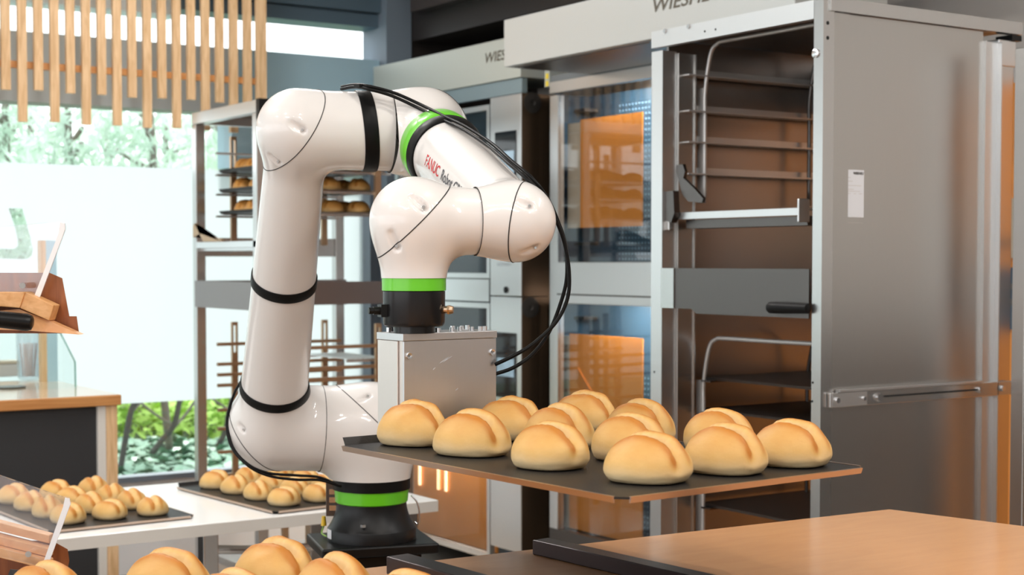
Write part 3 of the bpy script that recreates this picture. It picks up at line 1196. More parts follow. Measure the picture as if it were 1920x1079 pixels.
# ------------------------------------------------------------------ bread rack behind the robot
RX0, RX1, RY0, RY1, RZ = 2.486, 3.19, 5.50, 6.16, 2.05
rk = thing('bread_rack', (2.83, 5.83, 0), 'tall steel bread rack trolley standing behind the robot', 'rack')
pw = 0.042
for (x, y) in ((RX0, RY1 - pw), (RX0, RY0), (RX1 - pw, RY0), (RX1 - pw, RY1 - pw)):
    box('post', x, x + pw, y, y + pw, 0.08, RZ - 0.05, 'steel', rk, 0.003)
for (x0_, x1_, y0_, y1_) in ((RX0, RX0 + pw, RY0, RY1), (RX1 - pw, RX1, RY0, RY1), (RX0 + pw, RX1 - pw, RY0, RY0 + pw), (RX0 + pw, RX1 - pw, RY1 - pw, RY1)):
    box('top_rail', x0_, x1_, y0_, y1_, RZ - 0.049, RZ, 'steel_light', rk, 0.002)
box('top_plate', RX0 + pw, RX1 - pw, RY0 + pw, RY1 - pw, RZ - 0.012, RZ - 0.004, 'side_brown', rk)
box('corner_cap', RX0 - 0.002, RX0 + 0.046, RY0 - 0.03, RY0 - 0.0005, RZ - 0.075, RZ + 0.003, 'black', rk)
zp0, zp1 = 1.225, 1.337
box('front_plate', RX0 - 0.006, RX0 - 0.001, RY0 - 0.005, RY1 - 0.035, zp0, zp1, 'plate_steel', rk)
box('side_plate', RX0, RX1, RY1 - 0.062, RY1 - 0.0425, zp0, zp1, 'plate_steel', rk)
box('side_plate', RX0 + pw + 0.001, RX1 - 0.001, RY0 + 0.012, RY0 + 0.03, zp0 + 0.02, zp1, 'plate_steel', rk)
MB().box(RX0 + 0.0, RX0 + 0.03, RY0, RY1 - pw - 0.001, 1.475, 1.50).box(RX0 + 0.02, RX0 + 0.2, RY0 + pw, RY1 - pw, 1.463, 1.474).build('latch_bar', 'steel_light', rk)
ax_, ay_ = RX0, RY1 - pw
MB().prism([(ax_ - 0.004, ay_ - 0.001, 1.52), (ax_ - 0.004, ay_ - 0.05, 1.53), (ax_ - 0.004, ay_ - 0.09, 1.535), (ax_ - 0.004, ay_ - 0.30, 1.51), (ax_ - 0.004, ay_ - 0.3, 1.5), (ax_ - 0.004, ay_ - 0.11, 1.502), (ax_ - 0.004, ay_ - 0.02, 1.58), (ax_ - 0.004, ay_ - 0.001, 1.57)], (-0.012, 0, 0)).build('latch_hook', 'steel_warm_refl', rk)
box('side_plate', RX0 + pw + 0.001, RX1 - pw - 0.001, RY1 - 0.03, RY1 - 0.012, 1.44, 1.52, 'steel', rk)
# inner carriers: slotted uprights with runners
for x in (RX0 + 0.145, RX1 - 0.13):
    for y in (RY0 + 0.07, RY1 - 0.10):
        for (za, zb_) in ((1.49, 1.95), (0.30, 1.16)):
            MB().box(x - 0.013, x + 0.013, y - 0.008, y + 0.008, za, zb_ - 0.13).box(x - 0.013, x - 0.007, y - 0.008, y + 0.008, zb_ - 0.13, zb_).box(x + 0.007, x + 0.013, y - 0.008, y + 0.008, zb_ - 0.13, zb_).box(x - 0.007, x + 0.007, y - 0.008, y + 0.008, zb_ - 0.015, zb_).build('carrier_post', 'steel_warm_refl', rk)
for k, z in enumerate((1.87, 1.778, 1.696, 1.604)):
    for y in (RY0 + 0.085, RY1 - 0.12):
        box('runner', RX0 + 0.06, RX1 - 0.06, y - 0.008, y + 0.012, z, z + 0.009, 'steel', rk)
for z in (1.06, 0.975, 0.93, 0.885, 0.78, 0.70, 0.6, 0.5):
    for y in (RY0 + 0.085, RY1 - 0.12):
        box('runner', RX0 + 0.06, RX1 - 0.06, y - 0.008, y + 0.012, z, z + 0.014, 'steel_warm_refl', rk)
box('base_frame', RX0 + pw, RX1 - pw, RY0, RY1, 0.14, 0.17, 'steel', rk)
for (x, y) in ((RX0 + 0.05, RY0 + 0.05), (RX1 - 0.05, RY0 + 0.05), (RX0 + 0.05, RY1 - 0.05), (RX1 - 0.05, RY1 - 0.05)):
    MB().cyl((x, y - 0.015, 0.04), (x, y + 0.015, 0.04), 0.04, n=20).build('caster', 'black', rk)

lv = ['top', 'middle', 'bottom']
for k, z in enumerate((1.788, 1.706, 1.614)):
    ctr = (2.845, 5.83, z + 0.0055)
    make_tray('baking_tray', 0.56, 0.44, ctr, math.pi / 2, 'grey baking tray of buns, %s of three on the bread rack' % lv[k], 'trays on the bread rack')
    cnt = [0]

    def lab(i, j, k=k, cnt=cnt):
        return 'brown bun on %s tray of the bread rack, %s row, %s from left' % (lv[k], ['front', 'middle', 'back'][i], ['fourth', 'third', 'second', 'first'][j])

    def seen(p):
        px, py = proj(p)
        return px < 500 or px > 585
    grid_buns(ctr, math.pi / 2, z + 0.008, 'c', lab, 'buns on the bread rack trays', 0.4, dx=0.125, dy=0.135, only=seen, sc=1.04)
pgr = at_d(690, 672, 6.3)
wg = thing('wire_grid', pgr, 'chromed wire grid shelf on the bread rack right of the robot', 'grid')
g = MB()
g.box(2.93, 3.12, 5.60, 5.61, 1.0, 1.012).box(2.93, 3.12, 6.0, 6.01, 1.0, 1.012)
for k in range(9):
    x = 2.935 + k * 0.022
    g.box(x, x + 0.004, 5.60, 6.01, 1.012, 1.017)
g.build('wires', 'steel_light', wg)

# ------------------------------------------------------------------ foreground wooden counter
ZC = 1.0
pB = at_z(1667, 955, ZC)
pC = at_z(2050, 1003, ZC)
pA = at_z(1107, 1018, ZC)
dirA = (pA - pB) / np.linalg.norm(pA - pB)
pA2 = pB + dirA * 2.3
dirC = (pC - pB) / np.linalg.norm(pC - pB)
pC2 = pB + dirC * 1.5
pts = [pB, pA2, np.array([-0.4, 0.75, ZC]), np.array([1.35, 0.1, ZC]), pC2]
cn = thing('wooden_counter', (0.9, 1.2, 0), 'long tan wooden counter in the right foreground', 'counter')
pts = [np.array([q[0], q[1], ZC - 0.04]) for q in pts]
MB().prism(pts, (0, 0, 0.04)).build('countertop', 'wood_counter', cn, bevel=0.003)
ctr_ = sum(pts) / len(pts)
ins = [ctr_ + (q - ctr_) * 0.86 for q in pts]
ins = [np.array([q[0], q[1], 0.0]) for q in ins]
MB().prism(ins, (0, 0, ZC - 0.041)).build('cabinet_body', 'wood_edge', cn)


def rail_thing(pxa, pya, pxb, pyb, w, h, ext, label):
    a = at_z(pxa, pya, ZC + h)
    b = at_z(pxb, pyb, ZC + h)
    d = (b - a) / np.linalg.norm(b - a)
    b = b + d * ext
    t = thing('guide_rail', (a[0], a[1], ZC), label, 'rail')
    s = np.cross(d, (0, 0, 1.0))
    if s[0] < 0:
        s = -s
    a0 = a.copy()
    a0[2] = ZC
    L = np.linalg.norm(b - a)
    MB().prism([a0, a0 + s * w, a0 + s * w + (0, 0, h), a0 + (0, 0, h)], d * L).build('bar', 'rail', t, bevel=0.0015)
    return t


rail_thing(998, 1013, 1290, 1079, 0.03, 0.021, 0.4, 'dark metal rail lying across the tan counter, right one')
rail_thing(724, 1044, 850, 1079, 0.036, 0.024, 0.4, 'dark brown metal rail beside foreground buns, left one')

# foreground tray of buns
make_tray('baking_tray', 0.62, 0.42, (0.40, 1.66, ZC + 0.0055), math.radians(-56), 'dark baking tray at the bottom edge under the nearest buns', None)
fl = [(80, 1047, 'at the bottom left corner, under the acrylic guard'), (312, 1027, 'second from left at the bottom edge'), (516, 1009, 'tallest, in the middle of the bottom edge'), (627, 1036, 'right of the tallest, at the bottom edge'), (432, 1060, 'lower one between second and tallest'), (760, 1063, 'half hidden beside the left metal rail')]
for i, (px, py, w) in enumerate(fl):
    q = at_z(px, py, ZC + 0.072)
    put_bun((q[0], q[1], ZC + 0.0085), -1.2 + random.uniform(-.25, .25), 'a', 'large golden bun, foreground tray, ' + w, 'buns on the foreground tray', 1.04)

# ------------------------------------------------------------------ robot arm
A_ANG = math.radians(15)
ADIR = RV * math.cos(A_ANG) + DV * math.sin(A_ANG)
C0 = at_d(697, 1020, 3.155)
C1 = at_d(699, 806, 3.155)
C1[:2] = C0[:2]
C2 = at_d(508, 801, 3.10)
C3 = at_d(558, 243, 2.68)
C4 = at_d(793, 249, 2.735)
C5 = at_d(966, 416, 2.228)
C6 = at_d(776, 415, 2.19)
C7 = C6.copy()
C7 = at_d(779, 620, 2.19)
C7[:2] = C6[:2]
print('links', np.linalg.norm(C3 - C2), np.linalg.norm(C5 - C4), np.linalg.norm(C4 - C3), np.linalg.norm(C6 - C5))
zpl = at_d(697, 1026, 3.06)[2]      # top of the base plate
rob = thing('industrial_robot', (C0[0], C0[1], zpl), 'white jointed robot arm with green rings holding the bun tray', 'robot')
r1, r2 = 0.0885, 0.0885
band_z0 = at_d(697, 926, 3.08)[2]
band_z1 = at_d(697, 902, 3.08)[2]
green_z0 = at_d(697, 952, 3.08)[2]
cone_b = zpl + 0.0005
rb = 0.0935
base_r = 0.0775
# base
Hc = green_z0 - cone_b
rb = 0.0925
lathe('base_cone', (C0[0], C0[1], cone_b), (0, 0, 1), [(0, rb), (0.023, rb), (0.0245, 0.0915)] + [(0.0245 + (Hc - 0.0245) * t, 0.0725 + 0.0185 * (1 - t) ** 1.9) for t in np.linspace(0.04, 1, 14)], 'casting', rob)
lathe('green_ring', (C0[0], C0[1], green_z0 + 0.0004), (0, 0, 1), [(0, 0.0735), (0.002, 0.0755), (band_z0 - green_z0 - 0.001, 0.0775), (band_z0 - green_z0 - 0.0008, 0.07)], 'green', rob)
lathe('cable_strap', (C0[0], C0[1], band_z0), (0, 0, 1), [(0, 0.074), (0.0, 0.0805), (band_z1 - band_z0, 0.0805), (band_z1 - band_z0, 0.074)], 'rubber', rob)
# label, slot and connectors of the base
nrm = np.array([C0[0], C0[1], 0.0])
for k, (pxl, pyl, w, h, mt) in enumerate(((617, 1006, 0.018, 0.020, 'paper'),)):
    ang0 = math.atan2(-DV[1], -DV[0]) - math.radians(66)
    vs, fs = [], []
    for i in range(5):
        a = ang0 + (i / 4 - 0.5) * 0.30
        for zz in (cone_b + 0.006, cone_b + 0.025):
            vs.append((C0[0] + math.cos(a) * (rb + 0.0006), C0[1] + math.sin(a) * (rb + 0.0006), zz))
    fs = [(2 * i, 2 * i + 2, 2 * i + 3, 2 * i + 1) for i in range(4)]
    obj_from('type_label', vs, fs, mt, rob)
ang0 = math.atan2(-DV[1], -DV[0]) - 0.10
sp = np.array([C0[0] + math.cos(ang0) * 0.0905, C0[1] + math.sin(ang0) * 0.0905, cone_b + 0.047])
MB().box(sp[0] - .004, sp[0] + .004, sp[1] - .004, sp[1] + .004, sp[2] - .009, sp[2] - .0035).build('release_notch', 'chrome', rob)


def surface_part(name, V, Fq, planes, mat='shell', near=None):
    v, f = cut(V, Fq, planes, near)
    return obj_from(name, v, f, mat, rob, smooth=True)


def recess_fn(base_f, spots):
    caps = []
    for (px, py, dx, dy, hl, rr) in spots:
        p, nn = hit(base_f, px, py, 1.7)
        t = RV * dx - UV * dy
        t = t - nn * (t @ nn)
        t /= np.linalg.norm(t)
        rr *= 1.35
        caps.append((p - t * hl + nn * rr * 0.30, p + t * hl - nn * (rr * 0.15), rr))

    def f(P):
        d = base_f(P)
        for a, b, rr in caps:
            d = -smin(-d, seg(P, a, b, rr, rr * 0.8), 0.003)
        return d
    return f, caps


def bolts_in(caps):
    for a, b, rr in caps:
        t = (b - a) / np.linalg.norm(b - a)
        c = b - t * rr * 0.2
        s = c - CAM
        MB().cyl(c - s / np.linalg.norm(s) * -0.004, c + s / np.linalg.norm(s) * 0.0005, rr * 0.3, n=12).build('cap_screw', 'steel', rob)


HV = 0.0045
# --- shoulder (base turret)
S2 = C1 + (C2 - C1) * 0.515
a12 = (C2 - C1) / np.linalg.norm(C2 - C1)
P0 = np.array([C0[0], C0[1], band_z1 - 0.02])


def f_b1_(P):
    return smin(seg(P, P0 - (0, 0, 0.05), C1, 0.0765, r1), seg(P, C1, S2 + a12 * 0.06, r1, r2), 0.045)


f_b1, caps1 = recess_fn(f_b1_, [(684, 746, 0.6, -0.8, 0.010, 0.0055)])
lo = np.minimum.reduce([P0 - .15, C1 - .13, S2 - .19])
hi = np.maximum.reduce([P0 + .13, C1 + .13, S2 + .15])
V, Fq = surf_net(f_b1, lo, hi, HV)
n1 = ADIR + UV
n1 /= np.linalg.norm(n1)
pc1 = C1 + n1 * 0.17 * r1
zcut = ((C0[0], C0[1], band_z1 - 0.004), (0, 0, -1), 0.3)
surface_part('shoulder_shell', V, Fq, [(S2, a12, 0.16), (pc1, n1, 0.15), zcut])
surface_part('shoulder_cap', V, Fq, [(pc1, -n1, 0.6), (S2, a12, 0.16)], near=(pc1, 0.15))
tube('seam', seam_ring(f_b1, S2, a12), 0.0007, 'seam', rob, 6, closed=True)
tube('seam', seam_ring(f_b1, pc1, n1), 0.0010, 'seam', rob, 6, closed=True)
bolts_in(caps1)

# --- upper arm with both elbows
S3 = C3 + (C4 - C3) * 0.73
a34 = (C4 - C3) / np.linalg.norm(C4 - C3)
u23 = (C3 - C2) / np.linalg.norm(C3 - C2)
rc2, rc3, r3 = 0.0885, 0.0685, 0.0705


def f_b2_(P):
    up = seg(P, C2, C3, 0.0690, 0.0520)
    d = smin(seg(P, S2 - a12 * 0.06, C2, r2, rc2), up, 0.034)
    return smin(d, seg(P, C3, S3 + a34 * 0.06, rc3, r3), 0.04)


f_b2, caps2 = recess_fn(f_b2_, [(558, 238, 0.8, 0.5, 0.011, 0.0055), (514, 299, 0.7, 0.7, 0.009, 0.005), (453, 803, 0.7, 0.5, 0.006, 0.005)])
lo = np.minimum.reduce([S2 - .15, C2 - .13, C3 - .12, S3 - .15])
hi = np.maximum.reduce([S2 + .15, C2 + .13, C3 + .12, S3 + .15])
V, Fq = surf_net(f_b2, lo, hi, HV)
n2 = -ADIR - u23
n2 /= np.linalg.norm(n2)
n3 = -ADIR + u23 * 0.66
n3 /= np.linalg.norm(n3)
pc2 = C2 + n2 * 0.40 * rc2
pc3 = C3 + n3 * 0.05 * rc3
surface_part('upper_arm_shell', V, Fq, [(S2, -a12, 0.13), (S3, a34, 0.13), (pc2, n2, 0.14), (pc3, -n3 * -1.0, 0.125)])
surface_part('lower_elbow_cap', V, Fq, [(pc2, -n2, 0.9)], near=(pc2, 0.14))
surface_part('upper_elbow_cap', V, Fq, [(pc3, -n3, 0.9)], near=(pc3, 0.125))
tube('seam', seam_ring(f_b2, pc2, n2), 0.0010, 'seam', rob, 6, closed=True)
tube('seam', seam_ring(f_b2, pc3, n3), 0.0009, 'seam', rob, 6, closed=True)
tube('seam', seam_ring(f_b2, S3, a34), 0.0005, 'seam', rob, 6, closed=True)
bolts_in(caps2)


def strap_on(f, p, axis, width, lift, name='cable_strap', mat='rubber', inner=0.004, n=96):
    axis = np.asarray(axis) / np.linalg.norm(axis)
    vs, fs = [], []
    rows = []
    for (o, l) in ((-width / 2, -inner), (-width / 2, lift), (-width / 2 + 0.001, lift + 0.0006), (width / 2 - 0.001, lift + 0.0006), (width / 2, lift), (width / 2, -inner)):
        ring = seam_ring(f, p + axis * o, axis, n=n)
        c = p + axis * o
        for q in ring:
            d = (q - c) / np.linalg.norm(q - c)
            vs.append(q + d * l)
    k = 6
    for j in range(k):
        j2 = (j + 1) % k
        for i in range(n):
            fs.append((j * n + i, j * n + (i + 1) % n, j2 * n + (i + 1) % n, j2 * n + i))
    o = obj_from(name, vs, fs, mat, rob)
    bm = bmesh.new()
    bm.from_mesh(o.data)
    bmesh.ops.recalc_face_normals(bm, faces=bm.faces)
    bm.to_mesh(o.data)
    bm.free()
    shade_auto(o, 40)
    return o


def on_line(A, B, t):
    return A + (B - A) * t


strap_on(f_b2, on_line(C2, C3, 0.155), u23, 0.020, 0.002)
strap_on(f_b2, on_line(C2, C3, 0.535), u23, 0.020, 0.002)
strap_on(f_b2, on_line(C3, C4, 0.535), a34 + 0.10 * UV, 0.025, 0.0015)

# --- forearm with elbow housing and wrist elbow
S5 = C5 + (C6 - C5) * 0.40
a56 = (C6 - C5) / np.linalg.norm(C6 - C5)
v45 = (C5 - C4) / np.linalg.norm(C5 - C4)


def f_b3_(P):
    d = smin(seg(P, S3 - a34 * 0.06, C4, r3, 0.0705), seg(P, C4, C4 + (C5 - C4) * 0.26, 0.070, 0.062), 0.045)
    d = smin(d, seg(P, C4 + (C5 - C4) * 0.24, C5, 0.0615, 0.048), 0.02)
    return smin(d, seg(P, C5, S5 + a56 * 0.05, 0.0555, 0.0455), 0.03)


f_b3, caps3 = recess_fn(f_b3_, [(984, 382, 0.9, 0.35, 0.009, 0.005), (994, 470, 0.9, -0.25, 0.010, 0.0045)])
lo = np.minimum.reduce([S3 - .15, C4 - .12, C5 - .09, S5 - .12])
hi = np.maximum.reduce([S3 + .15, C4 + .12, C5 + .09, S5 + .12])
V, Fq = surf_net(f_b3, lo, hi, HV)
n4 = ADIR - v45
n4 /= np.linalg.norm(n4)
n5 = ADIR * 1.0 + v45 * 0.55
n5 /= np.linalg.norm(n5)
pc4 = C4 + n4 * 0.45 * 0.07
pc5 = C5 + n5 * 0.10 * 0.055
surface_part('forearm_shell', V, Fq, [(S3, -a34, 0.12), (S5, a56, 0.12), (pc4, n4, 0.12), (pc5, n5, 0.10)])
surface_part('housing_cap', V, Fq, [(pc4, -n4, 0.9)], near=(pc4, 0.12))
surface_part('wrist_elbow_cap', V, Fq, [(pc5, -n5, 0.9)], near=(pc5, 0.10))
tube('seam', seam_ring(f_b3, pc4, n4), 0.0010, 'seam', rob, 6, closed=True)
tube('seam', seam_ring(f_b3, pc5, n5), 0.0009, 'seam', rob, 6, closed=True)
tube('seam', seam_ring(f_b3, S5, a56), 0.0005, 'seam', rob, 6, closed=True)
bolts_in(caps3)
strap_on(f_b3, on_line(C4, C5, 0.235), v45, 0.046, 0.0012, 'green_ring', 'green')
strap_on(f_b3, on_line(C4, C5, 0.305), v45, 0.024, 0.0028, 'cable_strap')

# lettering on the forearm
for body, mt, off, sz in (('FANUC', 'red', 0.0, 0.026), ('Robot CRX', 'grey_print', 0.091, 0.026)):
    v, f = text_mesh(body, sz, 0.0, 0.0, 0.0003, 1.0)
    p0, nn0 = hit(f_b3, 795, 308, 1.7)
    tt = ((p0 - C4) @ v45)
    radv = p0 - C4 - v45 * tt
    e1 = radv / np.linalg.norm(radv)
    e2 = np.cross(v45, e1)
    if e2 @ (RV - 0 * UV) < 0:
        e2 = -e2
    out = []
    for q in v:
        t = tt + 0.002 + (q[0] * 0.92 + off)
        th = (q[1]) / 0.058
        d = e1 * math.cos(th) + e2 * math.sin(th)
        c = C4 + v45 * t
        lo_, hi_ = 0.02, 0.12
        for _ in range(24):
            mid = (lo_ + hi_) / 2
            if f_b3_((c + d * mid)[None])[0] < 0:
                lo_ = mid
            else:
                hi_ = mid
        out.append(c + d * (hi_ + 0.0006))
    obj_from('lettering', out, f, mt, rob)

# --- wrist body
zg1 = at_d(779, 517, 2.15)[2]
zg0 = at_d(779, 546, 2.15)[2]
zb0 = at_d(779, 614, 2.15)[2]
C6d = np.array([C6[0], C6[1], zg1 - 0.03])


def f_b4_(P):
    d = seg(P, S5 - a56 * 0.05, C6, 0.0455, 0.0535)
    d = smin(d, seg(P, C6, C6 - (0, 0, 0.001), 0.057, 0.057), 0.015)
    return smin(d, seg(P, C6, C6d, 0.0535, 0.0452), 0.03)


f_b4, caps4 = recess_fn(f_b4_, [(785, 380, 0.75, 0.75, 0.011, 0.006), (738, 452, 0.35, 0.93, 0.010, 0.0055)])
lo = np.minimum.reduce([S5 - .11, C6 - .09, C6d - .06])
hi = np.maximum.reduce([S5 + .11, C6 + .09, C6d + .06])
V, Fq = surf_net(f_b4, lo, hi, 0.0038)
n6 = -ADIR + UV
n6 /= np.linalg.norm(n6)
pc6 = C6.copy()
surface_part('wrist_shell', V, Fq, [(S5, -a56, 0.10), (pc6, n6, 0.11), ((C6[0], C6[1], zg1 - 0.004), (0, 0, -1), 0.12)])
surface_part('wrist_cap', V, Fq, [(pc6, -n6, 0.9)], near=(pc6, 0.11))
tube('seam', seam_ring(f_b4, pc6, n6), 0.0009, 'seam', rob, 6, closed=True)
bolts_in(caps4)
W0 = np.array([C6[0], C6[1], 0.0])
lathe('green_ring', W0 + (0, 0, zg0), (0, 0, 1), [(0, 0.042), (0.0, 0.0462), (zg1 - zg0 - 0.0005, 0.0462), (zg1 - zg0, 0.044)], 'green', rob)
lathe('wrist_flange', W0 + (0, 0, zb0), (0, 0, 1), [(0, 0.041), (0.002, 0.0435), (0.006, 0.0445), (zg0 - zb0 - 0.001, 0.0450), (zg0 - zb0 - 0.0005, 0.043)], 'anod', rob)
gz1 = at_d(760, 640 - 13, 2.16)[2]       # top of the gripper plate
lathe('tool_adapter', W0 + (0, 0, gz1 + 0.0003), (0, 0, 1), [(0, 0.030), (zb0 - gz1 - 0.0006, 0.030)], 'anod', rob)
# connectors on the flange
c = W0 + (0, 0, (zb0 + zg0) / 2 - 0.003)
d = -RV * 0.93 - DV * 0.37
fc = MB().beam(c + d * 0.040, c + d * 0.052, 0.020, 0.018).cyl(c + d * 0.052, c + d * 0.061, 0.006, n=14).cyl(c + d * 0.061, c + d * 0.068, 0.0048, n=14)
fc.build('cable_connector', 'black', rob)
d = RV * 0.98 - DV * 0.17
c2 = c + (0, 0, 0.001)
fb = MB().cyl(c2 + d * 0.044, c2 + d * 0.050, 0.0055, n=14).cyl(c2 + d * 0.050, c2 + d * 0.053, 0.0072, n=6).cyl(c2 + d * 0.053, c2 + d * 0.058, 0.0066, 0.005, n=14)
fb.build('air_fitting', 'brass', rob)

# ------------------------------------------------------------------ held tray (corner positions give its place)
ZTR = 1.42 - 0.2535
pF = at_z(1165, 935, ZTR)
pL = at_z(635, 836, ZTR)
pR = at_z(1655, 881, ZTR)
eb = pL - pF
Lb = np.linalg.norm(eb)
eb /= Lb
ea = pR - pF
Wa = np.linalg.norm(ea)
ea = np.array([eb[1], -eb[0], 0])
yawT = math.atan2(-eb[0], eb[1])
ctrT = pF + eb * Lb / 2 + ea * Wa / 2
print('tray', Lb, Wa, math.degrees(yawT))
make_tray('baking_tray', Lb, Wa, (ctrT[0], ctrT[1], ZTR - 0.0025), yawT, 'black baking tray of twelve buns held out by the robot arm', None)
held = [
    [(775, 834), (884, 853), (1029, 877), (1213, 902)],
    [(956, 823), (1047, 840), (1178, 862), (1358, 886)],
    [(1096, 810), (1199, 828), (1345, 846), (1481, 872)]]
rw = ['front row', 'middle row', 'back row']
hr = [2.55, 2.5, 2.45, 2.5, 2.6, 2.5, 2.45, 2.55, 2.3, 2.5, 2.5, 2.45]
k = 0
for i, row in enumerate(held):
    for j, (px, py) in enumerate(row):
        q = at_z(px, py, ZTR)
        put_bun((q[0], q[1], ZTR + 0.0006), -1.22 + random.uniform(-.12, .12), 'a', 'golden split bun on the tray held by the robot, %s, %s' % (rw[i], ORD[j]), 'buns on the held tray', 1.0)
        k += 1

# ------------------------------------------------------------------ gripper (part of the robot)
gx = ea      # along the tray's short edge, to the right
gy = eb      # away along the tray
g0 = at_d(757, 640, 2.16)
# front plane just beyond the far short edge of the tray
og = pF + eb * (Lb + 0.010)
r_ = ray(757, 640)
tq = ((og - CAM) @ gy) / (r_ @ gy)
gl = CAM + r_ * tq              # top-left front corner of the box
r_ = ray(930, 628)
tq = ((og - CAM) @ gy) / (r_ @ gy)
grr = CAM + r_ * tq
GW = (grr - gl) @ gx
GD = 0.066
zb_ = ZTR - 0.012
zt_ = gl[2]


def gbox(u0, u1, v0, v1, z0, z1):
    o = np.array([gl[0], gl[1], 0.0])
    q = [o + gx * a + gy * b + UV * z0 for a, b in ((u0, v0), (u1, v0), (u1, v1), (u0, v1))]
    return MB().prism(q, (0, 0, z1 - z0))


print('gripper', GW, zt_, zb_)
plh = 0.0105
grp = gbox(0.001, GW - 0.001, 0.0035, GD, ZTR + 0.024, zt_).build('gripper_housing', 'alu_side', rob, bevel=0.0008)
gbox(0.0, GW, -0.0005, 0.003, ZTR + 0.024, zt_ - 0.0006).build('cover_plate', 'alu', grp, bevel=0.0006)
gbox(-0.0015, 0.0006, 0.0145, GD + 0.001, ZTR + 0.004, zt_ - 0.0006).build('side_plate', 'alu_side', grp, bevel=0.0004)
gbox(-0.0025, GW + 0.0005, -0.002, GD + 0.002, zt_, zt_ + plh).build('top_plate', 'alu', grp, bevel=0.0006)
gbox(0.002, 0.055, -0.0002, 0.05, ZTR + 0.004, ZTR + 0.0235).build('clamp_foot', 'alu', grp)
gbox(GW - 0.045, GW - 0.002, -0.0002, 0.05, ZTR + 0.004, ZTR + 0.0235).build('clamp_foot', 'alu', grp)
gbox(0.004, GW - 0.004, -0.075, 0.05, ZTR - 0.015, ZTR - 0.009).build('support_fork', 'alu', grp)
gbox(0.004, GW - 0.004, 0.0125, 0.05, ZTR - 0.009, ZTR + 0.0038).build('support_foot', 'alu', grp)
gbox(0.052, GW - 0.05, -0.035, 0.03, ZTR + 0.0122, ZTR + 0.0165).build('clamp_finger', 'steel_dark', grp)
o = np.array([gl[0], gl[1], 0.0])
for u in (0.066, 0.084, 0.100):
    q = o + gx * u + gy * 0.004
    MB().cyl(q + UV * (ZTR + 0.0166), q + UV * (ZTR + 0.0238), 0.004, n=14).build('guide_pin', 'chrome', grp)
for (px, py) in ((766, 668), (922, 661)):
    r_ = ray(px, py)
    q = CAM + r_ * (((gl - CAM) @ gy) / (r_ @ gy))
    lathe('screw', q - gy * 0.002, gy, [(0, 0.0022), (-0.0012 + 0.0, 0.0024), (-0.0018 + 0.0003, 0.0045), (0.0016, 0.0048)], 'chrome', grp, 20)
for (u, v, r) in ((0.012, 0.006, .0035), (0.012, 0.058, .0035), (0.048, 0.004, .0042), (0.062, 0.004, .0042), (0.088, 0.006, .0035), (0.112, 0.02, .0035), (0.12, 0.05, .0035), (0.128, 0.012, .0035), (0.134, 0.045, .0035), (0.142, 0.01, .0033), (GW - 0.012, 0.012, .0033), (GW - 0.012, 0.056, .0033)):
    q = o + gx * u + gy * v + UV * (zt_ + plh)
    MB().cyl(q - UV * 0.0002, q + UV * 0.0065, r, n=6 if r < .0034 else 14).build('bolt', 'chrome', grp)
sc_ = MB()
for (u, z, du, dz) in ((0.062, 0.034, .012, .007), (0.068, 0.033, .010, .008), (0.071, 0.031, .012, .006), (0.05, 0.043, .004, .003), (0.09, 0.075, .004, .003)):
    q = o + gx * u - gy * 0.0007 + UV * (zt_ - z)
    sc_.beam(q, q + gx * du + UV * dz, 0.0002, 0.0005, up=gy)
sc_.build('scratches', 'paper', grp)['kind'] = 'stuff'

# ------------------------------------------------------------------ robot cables
cabA = [(640, 167, 2.70), (665, 163, 2.67), (690, 167, 2.64), (735, 180, 2.645), (785, 203, 2.63), (832, 226, 2.555), (868, 243, 2.49), (915, 274, 2.40), (955, 308, 2.31), (990, 338, 2.26), (1022, 375, 2.265), (1042, 412, 2.275), (1058, 455, 2.28), (1067, 510, 2.28), (1064, 560, 2.28), (1042, 605, 2.275), (1000, 645, 2.265), (962, 668, 2.255), (928, 684, 2.25)]
cabB = [(641, 163, 2.705), (666, 159, 2.675), (692, 162, 2.645), (738, 174, 2.65), (788, 196, 2.635), (836, 220, 2.56), (872, 237, 2.50), (920, 268, 2.41), (960, 303, 2.32), (996, 333, 2.27), (1026, 372, 2.275), (1046, 415, 2.285), (1060, 460, 2.29), (1063, 515, 2.29), (1054, 560, 2.29), (1030, 622, 2.285), (998, 665, 2.275), (962, 690, 2.265), (928, 702, 2.26)]
for cb_ in (cabA, cabB):
    tube('dress_cable', [at_d(*q) for q in cb_], 0.0029, 'rubber', rob, 12)
for i, off in enumerate((0, 5)):
    low = [(452, 716, 3.03), (438, 742, 3.06), (427 - off * .3, 790, 3.06), (436 - off * .4, 838, 3.04), (466, 872 + off * .5, 3.02), (505, 888 + off, 3.03), (555, 892 + off * 1.6, 3.05), (600, 896 + off, 3.07), (640, 913, 3.082)]
    tube('dress_cable', [at_d(*q) for q in low], 0.0028, 'rubber', rob, 10)
pt = at_d(680, 161, 2.66)
MB().box(pt[0] - .012, pt[0] + .012, pt[1] - .010, pt[1] + .010, pt[2] - .004, pt[2] + .0015).build('strap_buckle', 'rubber', rob)
p = at_d(872, 237, 2.72)
lathe('status_lamp', p, RV + UV * .2, [(-0.012, 0.004), (0, 0.0055), (0.004, 0.004), (0.005, 0.0)], 'paper', rob, 16)
